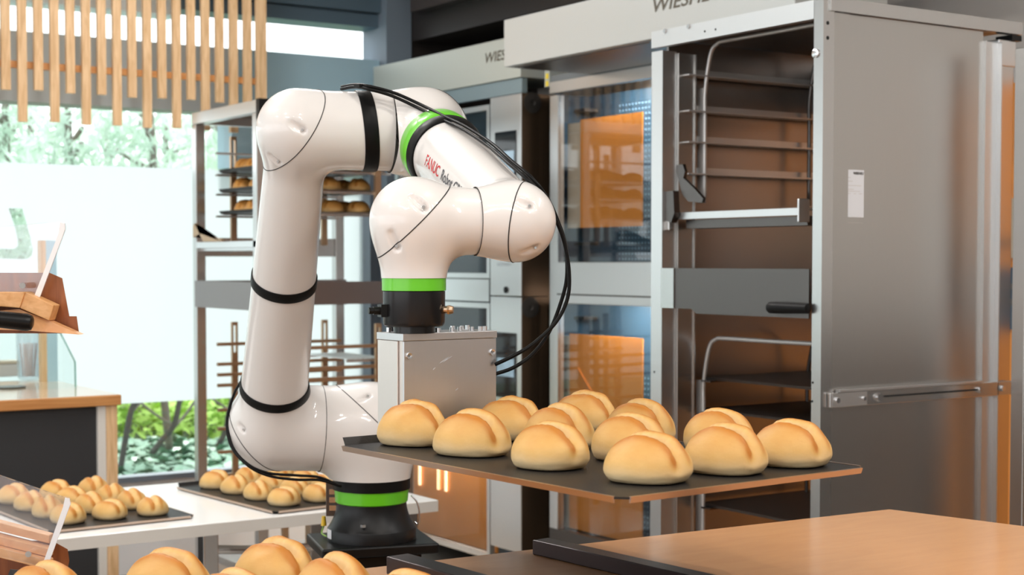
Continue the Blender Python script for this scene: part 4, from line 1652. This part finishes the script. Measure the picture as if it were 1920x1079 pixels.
# connector box and plug at the base
d = -RV * 0.98 + DV * 0.2
cbp = np.array([C0[0], C0[1], 0.0]) + d * 0.083
MB().beam(cbp + UV * (zpl + 0.045), cbp + UV * (zpl + 0.115), 0.03, 0.018, up=DV).build('connector_box', 'steel_dark', rob, bevel=0.001)
q = cbp - DV * 0.014
for k in range(3):
    MB().beam(q + UV * (zpl + 0.058 + 0.017 * k), q + UV * (zpl + 0.069 + 0.017 * k), 0.014, 0.006, up=DV).build('socket', 'chrome', rob)
q = cbp - RV * 0.022 + DV * 0.01
MB().cyl(q + UV * (zpl + 0.022), q + UV * (zpl + 0.042), 0.006, 0.004, n=12).build('yellow_plug', 'yellow_plug', rob)
tube('ground_wire', [q + UV * (zpl + 0.022), q + UV * (zpl + 0.006) - RV * .004, q + UV * (zpl + 0.004) - DV * .03 + RV * .01], 0.0018, 'green_wire', rob, 8)
d = RV
q = np.array([C0[0], C0[1], zpl]) + RV * 0.083
tube('cable_loop', [q + UV * 0.09, q + RV * 0.012 + UV * 0.075, q + RV * 0.017 + UV * 0.05, q + RV * 0.014 + UV * 0.03, q + RV * 0.006 + UV * 0.035], 0.0018, 'chrome', rob, 8)

# base plate and pedestal
ped = thing('robot_pedestal', (C0[0], C0[1], 0), 'black pedestal with square top plate under the robot base', 'pedestal')
hs = 0.121
ca, sa = math.cos(0.30), math.sin(0.30)
e1 = np.array(RV) * 1.0
e2 = np.array(DV) * 1.0
ux = RV * ca + DV * sa
uy = -RV * sa + DV * ca
o = np.array([C0[0], C0[1], 0.0])
MB().prism([o + ux * a * hs + uy * b * hs * 0.8 + UV * (zpl - 0.022) for a, b in ((-1, -1), (1, -1), (1, 1), (-1, 1))], (0, 0, 0.022)).build('top_plate', 'black', ped, bevel=0.004)
MB().prism([o + ux * a * 0.088 + uy * b * 0.08 for a, b in ((-1, -1), (1, -1), (1, 1), (-1, 1))], (0, 0, zpl - 0.0225)).build('column', 'black', ped, bevel=0.003)
MB().prism([o + ux * a * 0.22 + uy * b * 0.22 for a, b in ((-1, -1), (1, -1), (1, 1), (-1, 1))], (0, 0, 0.02)).build('foot_plate', 'black', ped, bevel=0.003)

# ------------------------------------------------------------------ rack trolley on the right
TX0, TX1 = 2.657, 3.37
TY0, TY1 = 2.626, 3.275
TZ = 2.049
tr = thing('rack_trolley', (3.0, 2.95, 0), 'tall stainless steel rack trolley with closed side, parked at the ovens', 'trolley')


def sx(px):                      # position along the closed side (plane Y = TY0)
    return at_y(px, 490, TY0)[0]


def fy(px):                      # position along the open front (plane X = TX0)
    return at_x(px, 490, TX0)[1]


# front posts
ypr = fy(1523)
ypl_ = fy(1241)
MB().box(TX0, TX0 + 0.004, TY0, ypr, 0.1, TZ - 0.002).box(TX0 + 0.004, sx(1561), TY0, TY0 + 0.004, 0.1, TZ - 0.002).box(TX0 + 0.004, TX0 + 0.05, ypr - 0.004, ypr, 0.1, TZ - 0.002).build('front_post', 'steel', tr)
MB().box(TX0, TX0 + 0.004, ypl_, TY1, 0.1, TZ - 0.055).box(TX0 + 0.004, TX0 + 0.05, ypl_, ypl_ + 0.004, 0.1, TZ - 0.055).build('front_post', 'steel_light', tr)
# top
MB().box(TX0 - 0.001, TX0 + 0.02, ypr + 0.0005, TY1 + 0.001, TZ - 0.045, TZ).build('top_rail', 'steel_light', tr)
MB().box(TX0 + 0.02, TX1 + 0.02, TY0 - 0.006, TY0 + 0.02, TZ - 0.028, TZ + 0.004).build('top_rail', 'steel', tr)
box('top_panel', TX0 + 0.021, TX1, TY0 + 0.021, TY1, TZ - 0.02, TZ - 0.004, 'steel_dark', tr)
# bolts on the top front rail
for px in (1246, 1290):
    y = fy(px)
    MB().cyl((TX0 - 0.004, y, TZ - 0.005), (TX0 - 0.001, y, TZ - 0.005), 0.006, n=12).build('bolt', 'chrome', tr)
for px in (1320, 1340):
    y = fy(px)
    MB().cyl((TX0 - 0.0016, y, TZ - 0.026), (TX0 - 0.001, y, TZ - 0.026), 0.003, n=10).build('rivet_hole', 'hole', tr)
# side panel: flange strip, sheet, rear flanges, rear post
xa, xb, xc, xd, xe = sx(1561), sx(1590), sx(1842), sx(1868), sx(1884)
box('side_flange', xa + 0.001, xb, TY0 + 0.002, TY0 + 0.006, 0.1, TZ - 0.03, 'steel_panel', tr)
box('side_panel', xb + 0.001, xc, TY0 + 0.006, TY0 + 0.010, 0.1, TZ - 0.03, 'steel_panel', tr)
MB().box(xc, xc + 0.003, TY0 - 0.004, TY0 + 0.006, 0.1, TZ - 0.055).box(xc + 0.003, xd, TY0 + 0.002, TY0 + 0.006, 0.1, TZ - 0.055).box(xd - 0.003, xd, TY0 - 0.012, TY0 + 0.002, 0.1, TZ - 0.055).build('rear_flange', 'steel_light', tr)
box('rear_post', xd + 0.002, TX1, TY0 + 0.004, TY0 + 0.045, 0.1, TZ - 0.045, pmat('polished_steel', (0.62, 0.58, 0.55), 0.16, metal=1.0), tr, 0.006)
box('post_sleeve', xd + 0.001, TX1 + 0.001, TY0 + 0.0005, TY0 + 0.046, TZ - 0.115, TZ - 0.0455, 'steel_light', tr, 0.003)
box('corner_cap', TX1 - 0.02, TX1 + 0.02, TY0 - 0.002, TY0 + 0.05, TZ - 0.045, TZ - 0.03, 'black', tr)
# mid rail on the side
def sz(px, py):
    return at_y(px, py, TY0)[2]


zr0, zr1 = sz(1700, 754), sz(1700, 727)
MB().box(sx(1552), sx(1895), TY0 - 0.012, TY0 - 0.001, zr0, zr1).build('side_rail', 'steel', tr, bevel=0.002)
MB().box(sx(1568), sx(1838), TY0 - 0.016, TY0 - 0.0005, zr1 + 0.0005, zr1 + 0.006).build('rail_lip', 'steel_light', tr)
box('rail_plate', sx(1555), sx(1620), TY0 - 0.0145, TY0 - 0.0125, zr0 + 0.002, zr1 - 0.001, 'steel_light', tr)
box('rail_slot', sx(1652), sx(1830), TY0 - 0.0128, TY0 - 0.0121, (zr0 + zr1) / 2 - 0.001, (zr0 + zr1) / 2 + 0.0035, 'hole', tr)
for px, r in ((1563, .008), (1613, .006), (1642, .011), (1832, .008), (1874, .008)):
    x = sx(px)
    MB().cyl((x, TY0 - 0.0125, (zr0 + zr1) / 2), (x, TY0 - 0.020, (zr0 + zr1) / 2), r, r * .85, n=18).build('bolt', 'chrome', tr)
for py in (43, 71):
    q = at_y(1552, py, TY0)
    MB().cyl((q[0], TY0 - 0.0008, q[2]), (q[0], TY0 + 0.001, q[2]), 0.0045, n=14).build('side_hole', 'hole', tr)
q = at_x(1530, 100, TX0)
lathe('round_bolt', (TX0 - 0.0005, q[1], q[2]), (-1, 0, 0), [(0, 0.011), (0.003, 0.011), (0.005, 0.007), (0.005, 0)], 'chrome', tr, 20)
for px, py in ((1524, 718), (1523, 753), (1227, 698)):
    q = at_x(px, py, TX0)
    MB().cyl((TX0 - 0.0008, q[1], q[2]), (TX0 + 0.001, q[1], q[2]), 0.003, n=12).build('rivet_hole', 'hole', tr)
# paper label on the side panel
pt0 = at_y(1587, 318, TY0 + 0.0055)
pt1 = at_y(1619, 408, TY0 + 0.0055)
lab = box('paper_label', pt0[0], pt1[0], TY0 + 0.0050, TY0 + 0.0059, pt1[2], pt0[2], 'paper', tr)
lettering('label_print', 'WIESHEU', 0.0085, (pt0[0] + 0.022, TY0 + 0.0050, pt0[2] - 0.011), (1, 0, 0), (0, 0, 1), 'ink', lab, shear=0.2, bold=0.0003)
ln = MB()
for (a, b, z) in ((0.003, 0.014, 0.016), (0.003, 0.022, 0.024), (0.003, 0.052, 0.033), (0.003, 0.026, 0.041), (0.003, 0.048, 0.045), (0.003, 0.014, 0.05), (0.026, 0.034, 0.05), (0.044, 0.056, 0.05), (0.001, 0.06, 0.112)):
    w_ = pt1[0] - pt0[0]
    ln.box(pt0[0] + a / 0.062 * w_, pt0[0] + b / 0.062 * w_, TY0 + 0.0046, TY0 + 0.005, pt0[2] - z * 1.15 - 0.0012, pt0[2] - z * 1.15)
ln.build('print_lines', 'wall_right', lab)['kind'] = 'stuff'
# left side panel, inside
box('side_panel', TX0 + 0.05, TX1, TY1 - 0.012, TY1 - 0.004, 0.1, TZ - 0.021, pmat('inner_side_steel', (0.30, 0.28, 0.27), 0.28, metal=1.0), tr)
MB().box(TX0 + 0.051, TX0 + 0.056, TY1 - 0.055, TY1 - 0.0125, 0.1, TZ - 0.06).box(TX0 + 0.056, TX0 + 0.11, TY1 - 0.055, TY1 - 0.051, 0.1, TZ - 0.06).box(TX0 + 0.106, TX0 + 0.11, TY1 - 0.06, TY1 - 0.013, 0.1, TZ - 0.06).build('inner_channel', 'steel', tr)
# back cross-brace plates
for (z0_, z1_) in ((1.86, 2.0), (1.26, 1.345)):
    box('back_plate', TX1 - 0.006, TX1 - 0.001, TY0 + 0.05, TY1 - 0.013, z0_, z1_, 'steel_dark', tr)
# inner rack: U frames and runners
XR0 = TX0 + 0.135


def ry(px, X):
    return at_x(px, 490, X)[1]


def rz(px, py, X):
    return at_x(px, py, X)[2]


yL = ry(1334, XR0)
yR = TY0 + 0.06
for (pyt, pyb) in ((80, 380), (634, 1060)):
    zt0 = rz(1340, pyt, XR0)
    zbb = max(0.12, rz(1334, pyb, XR0))
    for X in (XR0, XR0 + 0.40):
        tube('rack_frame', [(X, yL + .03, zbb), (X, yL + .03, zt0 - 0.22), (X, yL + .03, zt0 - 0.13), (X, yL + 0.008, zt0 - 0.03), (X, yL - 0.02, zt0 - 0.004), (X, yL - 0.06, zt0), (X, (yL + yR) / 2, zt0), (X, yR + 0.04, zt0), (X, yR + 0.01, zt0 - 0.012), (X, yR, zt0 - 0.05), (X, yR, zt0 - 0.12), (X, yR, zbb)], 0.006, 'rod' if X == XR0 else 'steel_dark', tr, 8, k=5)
    MB().box(XR0 - 0.008, XR0 + 0.008, yL + .031, yL + .052, zbb, zt0 - 0.12).build('slotted_post', 'rod', tr)
for (py_) in (135, 203, 262, 322):
    z = rz(1320, py_, XR0 - 0.05)
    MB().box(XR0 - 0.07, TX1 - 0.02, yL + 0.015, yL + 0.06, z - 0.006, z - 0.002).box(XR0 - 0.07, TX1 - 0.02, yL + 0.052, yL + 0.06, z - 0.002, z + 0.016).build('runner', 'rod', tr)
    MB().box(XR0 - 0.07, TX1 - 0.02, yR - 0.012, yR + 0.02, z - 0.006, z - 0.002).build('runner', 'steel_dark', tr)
# latch bar across the front
zl0, zl1 = rz(1380, 408, TX0 + 0.04), rz(1380, 388, TX0 + 0.04)
yA, yB = ry(1268, TX0 + 0.04), ry(1508, TX0 + 0.04)
MB().box(TX0 + 0.03, TX0 + 0.12, yB, yA, zl0 + 0.014, zl0 + 0.018).box(TX0 + 0.03, TX0 + 0.034, yB, yA, zl0, zl0 + 0.014).build('latch_bar', 'steel_light', tr)
MB().box(TX0 + 0.05, TX0 + 0.12, yB, yA - 0.03, zl0 - 0.025, zl0 - 0.002).build('latch_channel', 'steel_dark', tr)
box('latch_bracket', TX0 + 0.012, TX0 + 0.03, yA - 0.002, yA + 0.018, zl0 - 0.03, zl1 + 0.012, 'steel', tr, 0.002)
box('latch_bracket', TX0 + 0.012, TX0 + 0.05, yB - 0.008, yB - 0.002, zl0 - 0.018, zl1 + 0.012, 'steel_light', tr, 0.002)
hk = [(1268, 310), (1280, 308), (1284, 322), (1281, 334), (1300, 352), (1318, 372), (1316, 380), (1290, 378), (1278, 362), (1273, 340), (1267, 322)]
MB().prism([at_x(a, b, TX0 + 0.025) for a, b in hk], (0.01, 0, 0)).build('latch_hook', 'steel_dark', tr)
hk = [(1243, 360), (1262, 358), (1264, 400), (1258, 418), (1243, 412)]
MB().prism([at_x(a, b, TX0 + 0.008) for a, b in hk], (0.02, 0, 0)).build('latch_hinge', 'steel_dark', tr)
# mid plate with handle
z0_, z1_ = at_x(1380, 583, TX0)[2], at_x(1380, 504, TX0)[2]
yA, yB = fy(1264), fy(1516)
zq = z0_ + 0.012
mp_ = [(TX0 + 0.002, yA, z1_), (TX0 + 0.002, yB, z1_), (TX0 + 0.002, yB, z0_ - 0.012), (TX0 + 0.002, yA - 0.09, z0_ - 0.012), (TX0 + 0.002, yA - 0.07, z0_), (TX0 + 0.002, yA, z0_)]
MB().prism(mp_, (0.004, 0, 0)).build('mid_plate', 'steel_dark', tr)
MB().box(TX0 - 0.002, TX0 + 0.003, yA + 0.0005, fy(1240), z0_, z1_).build('plate_bracket', 'steel', tr)
q = at_x(1440, 577, TX0 - 0.02)
q2 = at_x(1516, 579, TX0 - 0.01)
lathe('handle', q, q2 - q, [(0, 0.002), (0.002, 0.011), (0.008, 0.0145), (0.03, 0.0145), (np.linalg.norm(q2 - q) - 0.002, 0.012), (np.linalg.norm(q2 - q), 0.005)], 'rubber', tr, 24)
# floor and casters
box('base_plate', TX0, TX1, TY0 + 0.011, TY1 - 0.013, 0.1, 0.14, 'steel_dark', tr)
for (x, y) in ((TX0 + 0.06, TY0 + 0.06), (TX1 - 0.06, TY0 + 0.06), (TX0 + 0.06, TY1 - 0.06), (TX1 - 0.06, TY1 - 0.06)):
    MB().cyl((x, y - 0.016, 0.05), (x, y + 0.016, 0.05), 0.05, n=24).build('caster', 'black', tr)
# empty dark trays in the lower half
for i, (py_, nm) in enumerate(((708, 'upper of three'), (768, 'middle of three'), (948, 'lowest of three'))):
    X = XR0 - 0.03
    z = rz(1320, py_ + 4, X)
    ya, yb = yL + 0.02, yR + 0.012
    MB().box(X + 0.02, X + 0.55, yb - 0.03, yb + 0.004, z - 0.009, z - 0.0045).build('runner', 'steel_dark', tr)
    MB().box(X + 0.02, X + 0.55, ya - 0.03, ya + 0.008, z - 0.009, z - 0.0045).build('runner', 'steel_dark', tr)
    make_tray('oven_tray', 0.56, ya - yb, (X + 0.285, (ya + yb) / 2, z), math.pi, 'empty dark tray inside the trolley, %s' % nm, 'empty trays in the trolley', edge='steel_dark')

# ------------------------------------------------------------------ ovens
def oven_text(body, px, py, X, size, par, mt='logo_ink', sxx=1.0):
    q = at_x(px, py, X)
    return lettering('lettering', body, size, q, (0, -1, 0), (0, 0, 1), mt, par, shear=0.25, bold=0.0006, lift=0.001, sx=sxx)


# near oven (two decks)
NX = 3.62


def ny(px, X=NX):
    return at_x(px, 490, X)[1]


def nz(py, px=1130, X=NX):
    return at_x(px, py, X)[2]


NY1 = ny(1031)
NY0 = 3.95
on = thing('deck_oven', (NX + 0.4, 4.5, 0), 'near tall steel deck oven with two glass doors, beside the trolley', 'oven')
ydl, ydr = ny(1046), ny(1223) - 0.04
MB().box(NX, NX + 0.03, ydl, NY1, 0.1, nz(165)).build('door_stile', 'steel_light', on)
MB().box(NX - 0.002, NX + 0.03, NY0, NY1, nz(160, 1130), nz(160, 1130) + 0.045).build('top_frame', 'steel_light', on)
MB().box(NX + 0.004, NX + 0.03, NY0, NY1, nz(160, 1130) + 0.046, 2.18).build('fascia', pmat('grey_blue_fascia', (0.24, 0.27, 0.29), 0.4, metal=0.5), on)
zm1, zm0 = nz(492), nz(572)
MB().box(NX - 0.004, NX + 0.03, NY0, ydl - 0.0005, zm0, zm1).build('middle_panel', 'steel_light', on, bevel=0.002)
MB().box(NX - 0.006, NX - 0.0045, NY0, ydl - 0.002, nz(556), nz(553)).build('panel_joint', 'steel_dark', on)
zb_lo = nz(1014)
for k, (za, zb2, pyt, pyb, pxl, pxr) in enumerate(((zm1 + .0005, nz(160) - 0.0005, 218, 426, 1088, 1203), (zb_lo, zm0 - .0005, 631, 1008, 1068, 1205))):
    dr = box('door_glass', NX + 0.008, NX + 0.013, NY0, ydl - 0.0005, za, zb2, 'oven_glass', on)
    dr['label'] = 'dark tinted glass door'
    XI = NX + 0.14
    bk = box('oven_chamber', XI + 0.06, XI + 0.08, NY0, NY1 - 0.005, za, zb2, 'oven_dark', on)
    box('chamber_side', NX + 0.031, XI + 0.06, NY1 - 0.0048, NY1 - 0.0005, za, zb2, 'oven_dark', on)
    dm = MB()
    for iy in range(42):
        for iz in range(30):
            y = NY0 + 0.10 + iy * 0.021
            if y > NY1 - 0.02:
                continue
            z = za + 0.012 + iz * 0.0215
            if z > zb2 - 0.01:
                continue
            dm.add([(XI + 0.0592, y - .0042, z), (XI + 0.0592, y, z - .0042), (XI + 0.0592, y + .0042, z), (XI + 0.0592, y, z + .0042)], [(0, 1, 2, 3)])
    do = dm.build('perforations', 'oven_dot', bk)
    do['kind'] = 'stuff'
    XB = NX + 0.055
    ib = box('inner_board', XB, XB + 0.006, ny(pxr, XB), ny(pxl, XB), at_x(1140, pyb, XB)[2], at_x(1140, pyt, XB)[2], 'orange', on)
    ib['label'] = 'orange inner board behind the glass'
    box('board_edge', XB, XB + 0.006, ny(pxl, XB) + 0.001, min(ny(pxl - 24, XB), NY1 - 0.006), at_x(1140, pyb, XB)[2], at_x(1140, pyt, XB)[2] - 0.01, 'beige', on)
    if k == 1:
        fm = MB()
        a = at_x(1083, 690, XB - .001)
        b = at_x(1180, 858, XB - .001)
        fm.beam(a, b, 0.004, 0.002, up=(1, 0, 0))
        fm.build('board_crease', pmat('crease_orange', (0.55, 0.17, 0.02), 0.5), ib)
    fill_y = (NY0 + ydl) / 2
    ol = area('oven_fill_light', (NX + 0.044, fill_y + 0.1, zb2 + 0.012), (NX + 0.044, fill_y, 0), 0.014, 9.0, (1.0, 0.9, 0.78), 0.5)  # hidden light added to brighten the orange board
    ol.rotation_euler = (0, -0.45, 0)
    for z in np.linspace(za + 0.07, zb2 - 0.07, 7 if k == 0 else 9):
        box('shelf_runner', XI - 0.02, XI + 0.05, NY1 - 0.075, NY1 - 0.006, z, z + 0.012, 'steel_dark', on)
MB().box(NX - 0.001, NX + 0.03, NY0, NY1, 0.1, zb_lo - 0.0005).build('plinth', 'steel_dark', on)
MB().box(NX + 0.22, NX + 0.85, NY0, NY1, 0.1, 2.18).build('oven_body', 'steel_dark', on)
for (y) in (NY0 + 0.08, NY1 - 0.08):
    for x in (NX + 0.3, NX + 0.75):
        MB().cyl((x, y, 0), (x, y, 0.0995), 0.025, n=14).build('foot', 'black', on)
# hood of the near oven
HX = 3.22
hy1 = at_x(945, 83, HX)[1]
hz0 = at_x(945, 126, HX)[2]
hz1 = at_x(945, 38, HX)[2]
hd = thing('oven_hood', (HX + 0.3, 4.3, hz0), 'projecting brushed steel hood with lettering above the near oven', 'hood')
MB().box(HX, HX + 0.395, 3.3, hy1, hz0, hz1).build('hood_shell', 'steel_hood', hd, bevel=0.002)
q = at_x(1221, 24, HX)
lettering('lettering', 'WIESHEU', 0.062, q, (0, -1, 0), (0, 0, 1), 'logo_ink', hd, shear=0.22, bold=0.0008, lift=0.001, sx=1.35)
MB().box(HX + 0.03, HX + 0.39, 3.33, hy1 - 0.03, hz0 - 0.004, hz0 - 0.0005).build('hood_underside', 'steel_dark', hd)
# far oven
FX = 3.55


def zy(px, X=FX):
    return at_x(px, 490, X)[1]


def zz_(py, px=945, X=FX):
    return at_x(px, py, X)[2]


of = thing('combi_oven', (FX + 0.4, 5.8, 0), 'far steel combi oven stack with control column, behind the robot wrist', 'oven')
yc0, yc1 = zy(977), zy(919)
zs = zz_(556)
zt2 = zz_(184, 918)
for (z0q, z1q) in ((zs + 0.002, zt2), (zz_(1030), zs - 0.002)):
    box('control_column', FX, FX + 0.03, yc0, yc1, z0q, z1q, 'steel_light', of, 0.003)
    MB().box(FX + 0.002, FX + 0.135, yc0 - 0.004, yc0 - 0.0005, z0q, z1q).build('column_side', 'side_brown', of)
MB().box(FX + 0.135, FX + 0.75, yc0 + 0.002, 6.49, 0.1, zt2).build('oven_body', 'side_brown', of)
for (pa, pb, pc_, pd) in ((247, 366, 254, 358), (624, 746, 642, 726)):
    s_ = box('control_screen', FX - 0.003, FX - 0.0005, zy(968), zy(929), zz_(pb), zz_(pa), 'screen', of)
    box('screen_picture', FX - 0.0042, FX - 0.0032, zy(965), zy(933), zz_(pd - 20), zz_(pc_ + 30), 'screen_lit', s_)
oven_text('WIESHEU', 931, 499, FX - 0.001, 0.020, of, 'wall_grey', 1.2)
q = at_x(949, 544, FX)
lathe('button', (FX - 0.0005, q[1], q[2]), (-1, 0, 0), [(0, 0.014), (0.004, 0.014), (0.006, 0.011), (0.006, 0)], 'black', of, 24)
# fan grilles on the column side
for (px, py) in ((998, 193), (994, 577)):
    q = at_y(px, py, yc0 - 0.004)
    fg = lathe('fan_grille', (q[0], yc0 - 0.0042, q[2]), (0, -1, 0), [(0, 0.043), (0.003, 0.043), (0.004, 0.03), (0.004, 0.012), (0.002, 0.01), (0.002, 0)], 'grille', of, 28)
LAMP, n_, l_, b_ = new_mat('oven_lamp_strip')
b_.inputs['Base Color'].default_value = (1, 0.8, 0.55, 1)
b_.inputs['Emission Color'].default_value = (1.0, 0.66, 0.33, 1)
b_.inputs['Emission Strength'].default_value = 2.5
# far oven doors
yd1 = 6.30
for (py_t, py_b) in ((200, 522), (568, 1010)):
    z1q, z0q = zz_(py_t, 890), zz_(py_b, 890)
    if py_t > 400:
        z0q = 0.13
    fr_ = MB()
    y0q, y1q = zy(916), yd1
    fr_.box(FX + 0.005, FX + 0.03, y0q, y0q + 0.022, z0q, z1q).box(FX + 0.005, FX + 0.03, y1q - 0.03, y1q, z0q, z1q).box(FX + 0.005, FX + 0.03, y0q + .022, y1q - 0.03, z1q - 0.022, z1q).box(FX + 0.005, FX + 0.03, y0q + .022, y1q - 0.03, z0q, z0q + 0.022)
    fo_ = fr_.build('door_frame', 'steel_light', of)
    box('door_glass', FX + 0.012, FX + 0.016, y0q + 0.022, y1q - 0.03, z0q + 0.022, z1q - 0.022, 'oven_glass', fo_)
    box('oven_chamber', FX + 0.11, FX + 0.13, y0q, y1q, z0q, z1q, 'oven_dark', of)
    if py_t > 400:
        ib = box('inner_board', FX + 0.05, FX + 0.056, y0q + 0.01, y1q - 0.01, z0q + 0.02, zz_(770, 850), 'orange', of)
        ib['label'] = 'orange inner board behind the lower glass'
        ol = area('oven_fill_light', (FX + 0.034, (y0q + y1q) / 2, zz_(772, 850)), (FX + 0.04, 0, 0), 0.014, 22.0, (1.0, 0.86, 0.70), 0.6)  # extra light added above the lower board to brighten it
        ol.rotation_euler = (0, -0.3, 0)
        for pxs in (787, 822, 836):
            yv = at_x(pxs, 900, FX + 0.04)[1]
            box('lamp_strip', FX + 0.036, FX + 0.044, yv - 0.006, yv + 0.006, z0q + 0.24, zz_(800, 850), LAMP, of)
MB().box(FX + 0.002, FX + 0.03, zy(916), yd1, zz_(566, 890) + 0.002, zz_(524, 890)).build('middle_rail', 'steel_light', of)
MB().box(FX + 0.004, FX + 0.03, yc0, yd1, zt2 + 0.002, min(zz_(150, 918), at_x(709, 192, 3.545)[2] - 0.002)).build('fascia', pmat('pale_blue_fascia', (0.25, 0.33, 0.36), 0.4, metal=0.3), of)
q0 = at_x(1019, 141, FX + 0.16)
for py_ in (143, 157):
    q = at_x(1026, py_, NX - 0.003)
    t_ = MB().box(NX - 0.0045, NX - 0.0025, q[1] - 0.009, q[1] + 0.009, q[2] - 0.011, q[2] + 0.011).build('warning_label', 'yellow', on)
MB().box(NX - 0.002, NX + 0.03, NY1 + 0.0005, NY1 + 0.035, nz(163, 1028), nz(130, 1028)).build('corner_plate', 'hood_far', on)
# hood of the far oven
FH = 3.545
fy1 = 6.49
fy0 = at_x(976, 130, FH)[1]
fz0, fz1 = at_x(709, 192, FH)[2], at_x(709, 124, FH)[2]
fh = thing('oven_hood', (FH + 0.2, 5.9, fz0), 'grey green hood above the far oven with half hidden lettering', 'hood')
MB().box(FH, FH + 0.32, fy0, fy1, fz0, fz1).build('hood_shell', 'hood_far', fh, bevel=0.002)
q = at_x(908, 119, FH)
lettering('lettering', 'WIESHEU', 0.060, q, (0, -1, 0), (0, 0, 1), 'logo_ink', fh, shear=0.22, bold=0.0008, lift=0.001, sx=1.2)

# ------------------------------------------------------------------ right edge: orange cabinet, steel post
oc = thing('orange_cabinet', (4.2, 2.4, 0), 'orange cabinet wall seen behind the trolley at right edge', 'cabinet')
box('cabinet_front', 4.05, 4.09, 2.0, 3.75, 0.12, 1.99, 'orange_wall', oc)
box('cabinet_body', 4.0905, 4.5, 2.0, 3.75, 0.0, 1.99, 'wall_right', oc)
for z in (1.47, 1.33, 1.28):
    box('cross_rail', 4.035, 4.0495, 2.01, 3.74, z, z + 0.018, 'steel_dark', oc)
box('blue_insert', 4.042, 4.0495, 2.01, 3.74, 1.20, 1.40, pmat('slate_insert', (0.05, 0.09, 0.14), 0.4), oc)
MB().box(4.03, 4.0495, 2.2, 3.4, 1.43, 1.62).build('paper_notice', 'beige', oc)
xq = at_d(1916, 490, 3.9)
sp_ = thing('steel_upright', (xq[0], xq[1], 0), 'narrow steel upright at the far right edge of the picture', 'post')
MB().box(xq[0] - 0.012, xq[0] + 0.03, xq[1] - 0.02, xq[1] + 0.02, 0, at_d(1916, 90, 3.9)[2]).build('upright', 'steel', sp_, bevel=0.002)
MB().box(xq[0] - 0.06, xq[0] + 0.08, xq[1] - 0.06, xq[1] + 0.06, 0, 0.012).build('foot', 'steel', sp_) if False else None

# ------------------------------------------------------------------ foreground wooden display stand with acrylic guards (left)
ds = thing('display_stand', tuple(at_z(-60, 1100, ZC)), 'wooden bread display stand with two clear acrylic guards at left edge', 'display stand')
DD = 2.05
XV = RV * math.cos(math.radians(33.83 - 14)) + DV * math.sin(math.radians(33.83 - 14))   # the stand runs left to right, right end a little farther


def sp2(px, py, dd=0.0):
    return at_d(px, py, DD + dd)


bk_ = np.array(DV)
LV = -RV * 0.95 + DV * 0.30 * -1
LV = -RV
# upper holder: dark end board (profile seen from the right end), block, acrylic
endb = [(93, 511), (118, 521), (132, 596), (145, 592), (150, 627), (92, 602), (60, 540)]
MB().prism([sp2(a, b, 0.02) for a, b in endb], -RV * 0.34 + DV * 0.008).build('upper_rail', 'wood_stand', ds, bevel=0.001)
blk = [(47, 548), (101, 573), (92, 602), (37, 578)]
MB().prism([sp2(a, b, -0.01) for a, b in blk], DV * 0.028).build('block', 'wood_block', ds, bevel=0.001)
blk = [(8, 548), (47, 548), (37, 578), (0, 575), (-120, 575), (-120, 548)]
MB().prism([sp2(a, b, -0.012) for a, b in blk], DV * 0.03).build('front_rail', 'wood_block', ds, bevel=0.001)
und = [(-150, 596), (36, 580), (92, 602), (150, 628), (60, 621), (-150, 613)]
MB().prism([sp2(a, b, -0.004) for a, b in und], DV * 0.02).build('bottom_board', 'wood_orange', ds)
acr = [(-160, 440), (108, 416), (121, 419), (122, 430), (74, 558), (-160, 558)]
a0 = [sp2(a, b, 0.004) for a, b in acr]
MB().prism(a0, DV * 0.006).build('acrylic_guard', 'acrylic', ds)
MB().prism([sp2(113, 417, 0.002), sp2(121, 419, 0.002), sp2(122, 430, 0.002), sp2(74, 559, 0.002), sp2(64, 556, 0.002), sp2(109, 440, 0.002)], DV * 0.0015).build('acrylic_edge', 'acrylic_edge', ds)
MB().cyl(sp2(42, 536, -0.02), sp2(42, 536, -0.003), 0.004, n=16).build('clamp_bolt', 'steel', ds)
q0, q1 = sp2(-120, 586, -0.04), sp2(62, 606, -0.03)
lathe('lamp_tube', q0, q1 - q0, [(0, 0.010), (np.linalg.norm(q1 - q0) - .008, 0.0118), (np.linalg.norm(q1 - q0) - .002, 0.010), (np.linalg.norm(q1 - q0), 0.006)], 'black', ds, 20)
# lower holder
acr = [(-160, 843), (0, 893), (110, 931), (128, 934), (131, 945), (84, 1064), (-160, 1010)]
MB().prism([at_d(a, b, 2.0) for a, b in acr], DV * 0.006).build('acrylic_guard', 'acrylic', ds)
MB().prism([at_d(*q) for q in ((122, 934, 1.998), (130, 936, 1.998), (132, 946, 1.998), (88, 1066, 1.998), (78, 1064, 1.998), (118, 952, 1.998))], DV * 0.0015).build('acrylic_edge', 'acrylic_edge', ds)
for (ya, yb, yc_, yd_, dd) in ((985, 1002, 1042, 1030, 0.0), (1010, 1028, 1062, 1052, 0.012), (1032, 1052, 1090, 1085, 0.024)):
    MB().prism([at_d(a, b, 2.03 - dd) for a, b in ((-160, ya - 45), (92, ya + 20), (92, yb + 18), (-160, yb - 45))], DV * 0.02).build('lower_board', 'wood_orange', ds, bevel=0.001)
MB().prism([at_d(a, b, 2.06) for a, b in ((98, 1014), (128, 1030), (131, 1052), (125, 1085), (60, 1085), (80, 1040))], -RV * 0.3 + DV * 0.01).build('lower_rail', 'wood_stand', ds, bevel=0.001)
MB().cyl(at_d(53, 1040, 1.985), at_d(53, 1040, 1.999), 0.004, n=16).build('clamp_bolt', 'steel', ds)
# upright that carries both levels (outside the frame on the left)
q = at_d(-110, 800, 2.06)
MB().box(q[0] - 0.02, q[0] + 0.02, q[1] - 0.02, q[1] + 0.02, ZC, 1.40).build('upright', 'black', ds)
